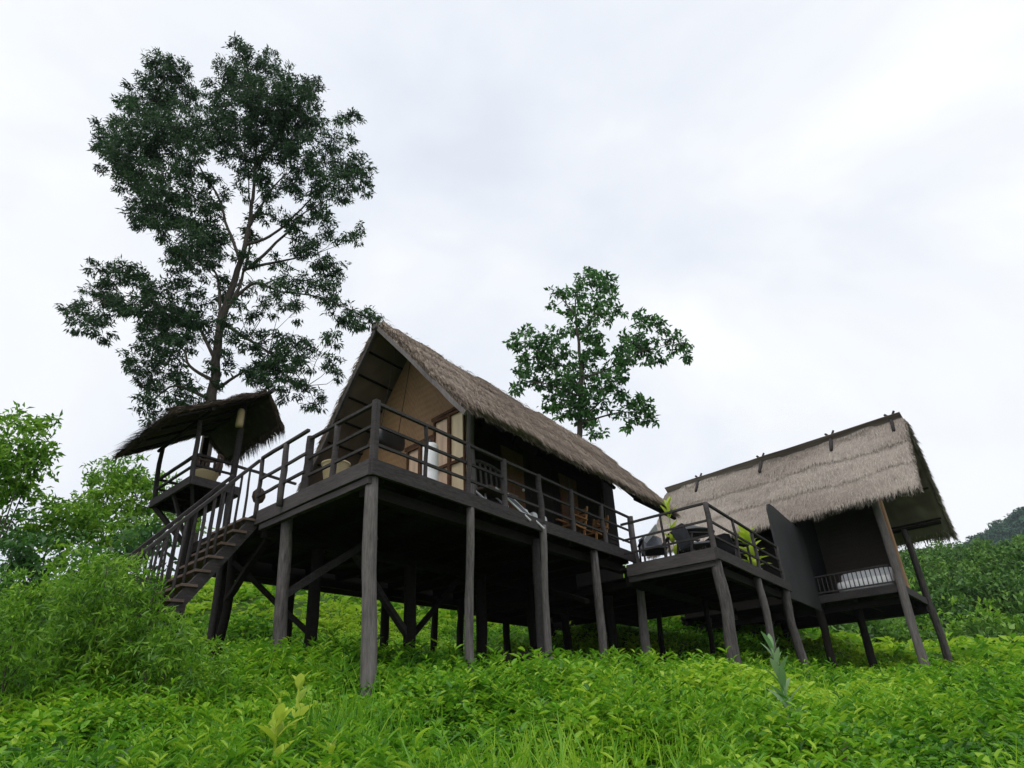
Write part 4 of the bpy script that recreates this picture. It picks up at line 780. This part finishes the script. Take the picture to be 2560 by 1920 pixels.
def bush(name, label, group, clumps, n_of, L, Wd, leaf, stems=5, cat='bush', droop=.2, bark='bark', sr=.02):
    cx = sum(c[0] for c in clumps) / len(clumps); cy = sum(c[1] for c in clumps) / len(clumps)
    o = thing(name, (cx, cy, g1(cx, cy)), label, cat, group)
    cl = list(clumps); low = min(c[2] - c[3] for c in clumps)
    v, f, t = cloud(cl, n_of, L, Wd, droop); link('foliage', v, f, t, M[leaf], o)
    for k in range(stems):
        c = random.choice(clumps); b = (cx + (c[0] - cx) * .45 + random.uniform(-.1, .1), cy + random.uniform(-.1, .1))
        b = (b[0], b[1], g1(*b) - .1)
        m = Vector(b).lerp(Vector(c[:3]), .55) + Vector((random.uniform(-.15, .15), 0, .1))
        MB().tube(spline([b, m, c[:3]], 4), [sr * (1 - k2 / 10) for k2 in range(9)], 7).build('stem', M[bark], o, True)
    return o
def fill(clumps, k=1, zmin=None):
    """extra lower clumps so the crown reaches the ground behind nearer plants"""
    out = list(clumps)
    for (x, y, z, r) in clumps:
        g = g1(x, y)
        if z - g < 6 and random.random() < .5: out.append((x + random.uniform(-.3, .3), y + .4, g + (z - g) * .45, r * 1.15))
    return out
GB = 'bushes growing left of the pavilion'
bush('leafy_tree', 'light green loose tree cut by the picture edge, left of all the bushes', None, LEFT_TREE, lambda r: 480 * r * r + 6, .2, .075, 'leaf_bush', 5, 'tree', sr=.03)
bush('tall_bush', 'tallest bright green bush, right below the eave of the small pavilion', GB, fill(BUSH_A), lambda r: 560 * r * r + 6, .19, .07, 'leaf_bush', 5, sr=.025)
bush('round_bush', 'bright green rounded bush between the tallest bush and the loose tree', GB, fill(BUSH_B), lambda r: 560 * r * r + 6, .19, .07, 'leaf_bush', 5, sr=.025)
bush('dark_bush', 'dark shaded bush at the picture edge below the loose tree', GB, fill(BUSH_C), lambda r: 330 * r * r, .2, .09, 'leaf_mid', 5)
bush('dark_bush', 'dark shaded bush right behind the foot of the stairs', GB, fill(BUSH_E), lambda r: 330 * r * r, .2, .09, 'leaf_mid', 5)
bush('low_bush', 'low light green bush between the two dark bushes', GB, fill(BUSH_D), lambda r: 330 * r * r, .17, .06, 'leaf_bush', 5)
GS = 'feathery shrubs in front of the stairs'
SN = lambda r: 2600 * r * r + 10
sh = bush('feathery_shrub', 'large feathery bright green shrub hiding the foot of the stairs', GS, fill(SHRUB_A), SN, .11, .024, 'leaf_bush', 12, 'shrub', .15, sr=.012)
for x_, y_, h_, dx_ in ((-5.9, 8.3, 1.8, -.55), (-5.3, 8.2, 1.75, .3), (-4.8, 8.2, 1.5, .5), (-5.6, 8.2, 1.7, -.2)):
    z_ = g1(x_, y_); MB().tube(spline([(x_, y_, z_), (x_ + dx_ * .25, y_, z_ + h_ * .65), (x_ + dx_, y_ - .1, z_ + h_)], 5), [.016 - .001 * k for k in range(11)], 6).build('stalk', M['leaf_bush'], sh, True)
bush('feathery_shrub', 'feathery shrub cut by the left picture edge', GS, fill(SHRUB_B), SN, .11, .024, 'leaf_bush', 6, 'shrub', .15, sr=.012)
SHRUB_C += [(-4.62, 8.32, 2.72, .24), (-4.4, 8.2, 2.55, .26), (-4.15, 8.3, 2.45, .27), (-3.9, 8.35, 2.35, .25), (-4.75, 8.1, 2.5, .3), (-4.4, 8.1, 2.2, .32), (-3.7, 8.2, 2.1, .28)]
bush('feathery_shrub', 'smaller feathery shrub to the right of the large one, below the stairs', GS, fill(SHRUB_C), SN, .11, .024, 'leaf_bush', 5, 'shrub', .15, sr=.01)
GR = 'small trees at the foot of the wooded hill'
RN = lambda r: 110 * r * r + 8
bush('young_tree', 'pointed light green young tree just right of the hut stilts', GR, fill(RT_A), RN, .34, .13, 'leaf_bush', 4, 'tree', sr=.04)
bush('young_tree', 'rounded young tree at the foot of the hill, between the pointed one and the edge', GR, fill(RT_B), RN, .34, .13, 'leaf_bush', 4, 'tree', sr=.04)
bush('young_tree', 'young tree cut by the right picture edge at the foot of the hill', GR, fill(RT_C), RN, .34, .13, 'leaf_bush', 4, 'tree', sr=.04)
bush('young_tree', 'pale young tree seen between the stilts below the grey thatched hut', GR, fill(RT_D), RN, .34, .13, 'leaf_bush', 4, 'tree', sr=.04)

def big_leaf(mb, base, d, up, L, Wd, curl=.35, fold=.18, n=6, tint=None):
    base = Vector(base); d = Vector(d).normalized(); s = d.cross(Vector(up)).normalized(); u = s.cross(d)
    vs = []; fs = []
    for i in range(n + 1):
        t = i / n; w = Wd * .5 * (math.sin(math.pi * min(1, t * .93 + .06)) ** .8) + .002
        c = base + d * L * t + u * (L * .25 * t - L * curl * t * t)
        vs += [c - s * w + u * fold * w, c, c + s * w + u * fold * w]
    for i in range(n):
        for k in range(2): a = i * 3 + k; fs.append((a, a + 1, a + 4, a + 3))
    mb.add(vs, fs, tint)
def leafy_plant(name, label, x, y, h, tiers, L, Wd, leaf, per=4, cat='plant', group=None, z0=None, bend=(0, 0), up=.9, pot=None, taper=.5):
    g = g1(x, y) if z0 is None else z0
    o = thing(name, (x, y, g), label, cat, group)
    if pot:
        MB().lathe((x, y, g), [(pot * .7, 0), (pot, pot * 1.5), (pot * 1.08, pot * 1.55), (pot * 1.08, pot * 1.7), (pot * .9, pot * 1.7)], 18).build('flower_pot', M['concrete'], o, True); g += pot * 1.5
    top = (x + bend[0], y + bend[1], g + h)
    MB().tube(spline([(x, y, g - .05), (x + bend[0] * .3, y + bend[1] * .3, g + h * .5), top], 5), .011, 7).build('stem', M[leaf], o, True)
    for i in range(tiers):
        f = (i + .6) / tiers
        for k in range(per):
            a = 2.4 * (i * per + k) + random.uniform(-.2, .2)
            sz = (1 - taper * f) * random.uniform(.8, 1.15)
            fj = min(1, f + random.uniform(-.45, .35) / tiers); p = (x + bend[0] * fj, y + bend[1] * fj, g + h * fj)
            m = MB(); big_leaf(m, p, (math.cos(a), math.sin(a), up * (.4 + f)), (0, 0, 1), L * sz, Wd * sz, .35 * (1.3 - f * .6), .2, 6, random.uniform(.3, .8)); m.build('leaf', M[leaf], o, True)
    return o
leafy_plant('young_plant', 'yellow green broad leaved plant, tallest of the foreground at the bottom edge', -1.93, 5.5, .74, 3, .32, .14, 'leaf_lime', 5, z0=g1(-1.93, 5.5))
leafy_plant('young_plant', 'pale yellow green plant standing just behind and above the tallest one', -2.05, 6.3, .72, 3, .28, .13, 'leaf_lime', 4)
leafy_plant('young_plant', 'small yellow green plant beside the tallest foreground plant', -1.45, 5.3, .5, 3, .2, .08, 'leaf_lime', 4)
leafy_plant('mullein_plant', 'tall grey green plant with long felted leaves standing in front of the terrace', 2.36, 6.5, 1.0, 9, .34, .095, 'leaf_grey', 3, up=1.4, bend=(-.05, .05))
leafy_plant('bronze_plant', 'bronze brown leaved plant at the bottom edge right of the tall grey green plant', 2.3, 5.5, .42, 3, .17, .085, 'leaf_red', 4)
leafy_plant('potted_palm', 'slender lime potted plant on the terrace below the tip of the big roof', *W(9.75, -.9, 0)[:2], 1.55, 5, .42, .1, 'leaf_lime', 4, z0=Z2, pot=.16, up=1.3, taper=.1)
leafy_plant('potted_plant', 'bushy lime green plant in a pot against the right hand railing of the terrace', *W(13.2, -1.95, 0)[:2], .95, 7, .5, .22, 'leaf_lime', 5, z0=Z2, pot=.2, taper=.1)

# ---------------------------------------------------------------- grass and low weeds (uncountable)
def meadow():
    parts = []
    def pts(n, r0, r1, a0=-46, a1=46, p=1.0):
        r = np.sqrt(RNG.random(n) ** p * (r1 ** 2 - r0 ** 2) + r0 ** 2); a = np.radians(RNG.uniform(a0, a1, n))
        return r * np.sin(a), r * np.cos(a)
    def hgt(x, y):
        under = np.array(0.0)
        s = (x - A0[0]) * 0.676 + (y - A0[1]) * 0.736
        return 0.12 + 0.42 * field(x, y, 1.15, 1.0) * field(x, y, 2.9, 2.0) + 0.1 * field(x, y, 6.0, .4)
    def weeds(n, r0, r1, L, w, dens=1.0):
        np_ = n // 7; px, py = pts(np_, r0, r1)
        ok = (px / np.maximum(py, 4) < .36) | (np.hypot(px, py) < 33); px, py = px[ok], py[ok]; np_ = len(px); k = RNG.integers(0, np_, n)
        f = RNG.random(n) ** .6; ang = RNG.uniform(0, 6.283, n); rad = L * (.25 + 1.1 * (1 - f)) * RNG.uniform(.3, 1.2, n)
        x = px[k] + np.cos(ang) * rad; y = py[k] + np.sin(ang) * rad
        ph = hgt(px, py) * RNG.uniform(.45, 1.35, np_); z = G(x, y) + ph[k] * f; pt_ = RNG.normal(0, .12, np_)
        # leaves gather round sprigs
        P = np.stack([x, y, z], -1)
        d = rnd_dir(n) * .45; d[:, 0] += np.cos(ang); d[:, 1] += np.sin(ang); d[:, 2] += .05 + .5 * f; nr = rnd_dir(n) * .55; nr[:, 2] += 1
        patch = field(x, y, .8, 5.0) - .5; patch2 = field(x, y, 3.7, 1.5) - .5
        T = np.clip(.54 + .2 * smooth(19, 26, y) + RNG.normal(0, .18, n) + pt_[k] + patch * .75 + patch2 * .25, 0, 1)
        sz = RNG.uniform(.55, 1.35, n) * (1 + patch2 * .5)
        parts.append((oval_leaves if r1 < 28 else leaves)(P, d, nr, L * sz, w * sz, T))
    def grass(n, r0, r1, L, w):
        x, y = pts(n, r0, r1); keep = field(x, y, 1.6, 3.0) + RNG.normal(0, .12, n) > .42 + .16 * smooth(0, 2.5, x) - .16 * smooth(.8, 3, -x); x, y = x[keep], y[keep]; m = len(x)
        P = np.stack([x, y, G(x, y)], -1)
        d = rnd_dir(m) * .45; d[:, 2] = 1; b = rnd_dir(m); b[:, 2] = -.35 - RNG.random(m) * .4
        patch = field(x, y, .8, 5.0) - .5
        T = np.clip(.6 + RNG.normal(0, .17, m) + patch * .4, 0, 1)
        parts.append(blades(P, d, b * RNG.uniform(.2, .75, m)[:, None] * L, (L * RNG.uniform(.6, 1.4, m)) * (.6 + .7 * field(x, y, 1.9, 8.0)), w * RNG.uniform(.6, 1.3, m), T))
    def tall_weeds(n, r0, r1, L, w, hh):
        # patches of taller herbs with long narrow leaves
        m = n // 14; px, py = pts(m, r0, r1); ok = field(px, py, 1.35, 6.2) + RNG.normal(0, .1, m) > .56; px, py = px[ok], py[ok]; m = len(px)
        k = np.repeat(np.arange(m), 14); n = len(k); f = RNG.uniform(.15, 1, n); ang = RNG.uniform(0, 6.283, n)
        H = hh * RNG.uniform(.55, 1.25, m); lean = RNG.normal(0, .18, (m, 2))
        x = px[k] + lean[k, 0] * f * H[k]; y = py[k] + lean[k, 1] * f * H[k]
        P = np.stack([x, y, G(px, py)[k] + H[k] * f], -1)
        d = np.stack([np.cos(ang), np.sin(ang), .15 + .6 * f], -1); nr = rnd_dir(n) * .3; nr[:, 2] += 1
        T = np.clip(.53 + RNG.normal(0, .16, m)[k] + RNG.normal(0, .12, n) + (RNG.random(n) < .02) * .6, 0, 1)
        s = RNG.uniform(.6, 1.25, n) * (1.15 - .5 * f); parts.append(oval_leaves(P, d, nr, L * s, w * s, T))
    tall_weeds(60000, 3.2, 9, .15, .028, .5)
    tall_weeds(60000, 9, 17, .2, .04, .55)
    weeds(105000, 3.0, 8.5, .078, .037)
    weeds(150000, 8.0, 15, .105, .05)
    weeds(80000, 14.5, 27, .14, .065)
    weeds(100000, 26, 62, .34, .14)
    grass(9000, 3.0, 8.0, .5, .016)
    grass(8000, 7.5, 15, .42, .018)
    grass(14000, 14, 28, .42, .03)
    v, f, t = merge(parts); o = link('grass', v, f, t, M['grass'], None); o['kind'] = 'stuff'
    tag(o, 'lush bright green grass and low weeds covering the whole slope', 'grass')
meadow()

# ---------------------------------------------------------------- wooded hill and far mountain
def forest():
    cl = [[], [], []]
    for k in range(560):
        y = 33 + 96 * RNG.random() ** 1.3; u = RNG.uniform(.36, 1.15); x = u * y; z = g1(x, y); R = RNG.uniform(1.5, 2.9) * (.45 if y < 42 else 1)
        for j in range(7):
            d = rnd_dir(1)[0]; d[2] = abs(d[2]); cl[k % 3].append((x + d[0] * R * .7, y + d[1] * R * .7, z + R * (.2 + .75 * d[2]), R * RNG.uniform(.3, .5)))
    v, f, t = merge([cloud(c_, lambda r: 95 * r * r + 14, .4, .2, .15, .2, tuft=12, toff=to) for c_, to in zip(cl, (-.28, 0, .2))])
    o = link('forest', v, f, t, M['forest'], None); o['kind'] = 'stuff'; tag(o, 'dense green wood covering the hill behind the grey thatched hut', 'forest')
forest()
def mountain():
    n = 120; xs = np.linspace(150, 900, n); ys = np.linspace(330, 800, 60); X, Y = np.meshgrid(xs, ys)
    prof = np.interp(X * 400 / 400, [150, 235, 277, 300, 320, 380, 480, 900], [20, 54, 79, 87, 97, 124, 150, 140])
    Z = 20 + (prof - 20) * np.exp(-((Y - 400) / 75.0) ** 2 * np.where(Y < 400, 1, .12))
    Z += 2.2 * np.sin(X * .9 + Y * .3) * np.cos(Y * .7 - X * .4) + 1.6 * np.sin(X * 1.7 - Y * 1.1) + RNG.normal(0, 1.3, X.shape)
    v = np.stack([X, Y, Z], -1).reshape(-1, 3); i, j = np.meshgrid(np.arange(n - 1), np.arange(59)); q = (j * n + i).ravel()
    o = link('mountain', v, np.stack([q, q + 1, q + n + 1, q + n], -1), RNG.random(len(v)), M['far'], None); o['kind'] = 'structure'
    cl = []
    for k in range(2600):
        x = RNG.uniform(235, 430); y = RNG.uniform(360, 405); j = int((x - 150) / 750 * (n - 1)); i2 = int((y - 330) / 470 * 59)
        cl.append((x, y, Z[i2, j] + RNG.uniform(0, 2.5), RNG.uniform(2.2, 4.2)))
    v, f, t = cloud(cl, lambda r: 60, 1.6, 1.0, .1); o = link('mountain_wood', v, f, t, M['far'], None); o['kind'] = 'stuff'; tag(o, 'dark bluish forest covering the distant mountain at the right edge', 'forest')
mountain()
def haze():
    m, nt, out = newmat('thin_haze'); p = nt.nodes.new('ShaderNodeVolumePrincipled')
    p.inputs['Color'].default_value = (.78, .87, 1, 1); p.inputs['Density'].default_value = .0002; p.inputs['Anisotropy'].default_value = .2
    nt.links.new(p.outputs[0], out.inputs['Volume'])
    x0, x1, y0, y1, z0, z1 = -720, 920, -330, 830, -45, 190
    b = MB().add([(x, y, z) for z in (z0, z1) for y in (y0, y1) for x in (x0, x1)], [(0, 2, 3, 1), (4, 5, 7, 6), (0, 1, 5, 4), (2, 6, 7, 3), (0, 4, 6, 2), (1, 3, 7, 5)])
    o = b.build('haze', m); o['kind'] = 'stuff'
haze()

# ---------------------------------------------------------------- sky, sun, camera
EL, AZ = math.radians(66), math.radians(196)
w = bpy.data.worlds.new('World'); sc.world = w; w.use_nodes = True; nt = w.node_tree; nt.nodes.clear(); LN = nt.links.new
out = nt.nodes.new('ShaderNodeOutputWorld'); bg = nt.nodes.new('ShaderNodeBackground'); bg.inputs['Strength'].default_value = 0.1
sky = nt.nodes.new('ShaderNodeTexSky'); sky.sky_type = 'NISHITA'; sky.sun_disc = False; sky.sun_elevation = EL; sky.sun_rotation = AZ
tc = nt.nodes.new('ShaderNodeTexCoord'); mp = nt.nodes.new('ShaderNodeMapping'); mp.inputs['Scale'].default_value = (1, 1, 1.5); mp.inputs['Rotation'].default_value = (.3, .2, .8)
LN(tc.outputs['Generated'], mp.inputs['Vector'])
n1 = nse(nt, 1.7, 7, .52, mp.outputs[0]); n1.inputs['Distortion'].default_value = .5
r = ramp(nt, [(.34, (5.9, 6.25, 6.9)), (.5, (6.75, 7.0, 7.4)), (.66, (7.8, 7.85, 8.0))]); LN(n1.outputs[0], r.inputs[0])
mx = nt.nodes.new('ShaderNodeMixRGB'); mx.inputs[0].default_value = .92; LN(sky.outputs[0], mx.inputs[1]); LN(r.outputs[0], mx.inputs[2])
LN(mx.outputs[0], bg.inputs['Color']); LN(bg.outputs[0], out.inputs[0])
sd = bpy.data.lights.new('Sun', 'SUN'); sd.energy = 1.5; sd.angle = math.radians(50); sd.color = (1, .96, .9)
so = bpy.data.objects.new('Sun', sd); COL.objects.link(so); so.location = (0, -20, 40)
dv = Vector((math.sin(AZ) * math.cos(EL), math.cos(AZ) * math.cos(EL), math.sin(EL)))
so.rotation_euler = dv.to_track_quat('Z', 'Y').to_euler()
cd = bpy.data.cameras.new('Camera'); co = bpy.data.objects.new('Camera', cd); COL.objects.link(co); sc.camera = co
cd.sensor_fit = 'HORIZONTAL'; cd.sensor_width = 36; cd.lens = 36 * 1600 / 2560; cd.clip_end = 3000; cd.clip_start = .05
from mathutils import Matrix
pt, rl = math.radians(27), math.radians(-3)
fw = Vector((0, math.cos(pt), math.sin(pt))); ri = Vector((1, 0, 0)); uu = ri.cross(fw)
R_ = ri * math.cos(rl) + uu * math.sin(rl); U_ = -ri * math.sin(rl) + uu * math.cos(rl)
co.matrix_world = Matrix(((R_.x, U_.x, -fw.x, 0), (R_.y, U_.y, -fw.y, 0), (R_.z, U_.z, -fw.z, 1.5), (0, 0, 0, 1)))
sc.view_settings.view_transform = 'Standard'; sc.view_settings.look = 'None'; sc.view_settings.exposure = 0.5; sc.view_settings.gamma = 1
sc.cycles.use_denoising = True; sc.cycles.max_bounces = 6; sc.cycles.transparent_max_bounces = 4
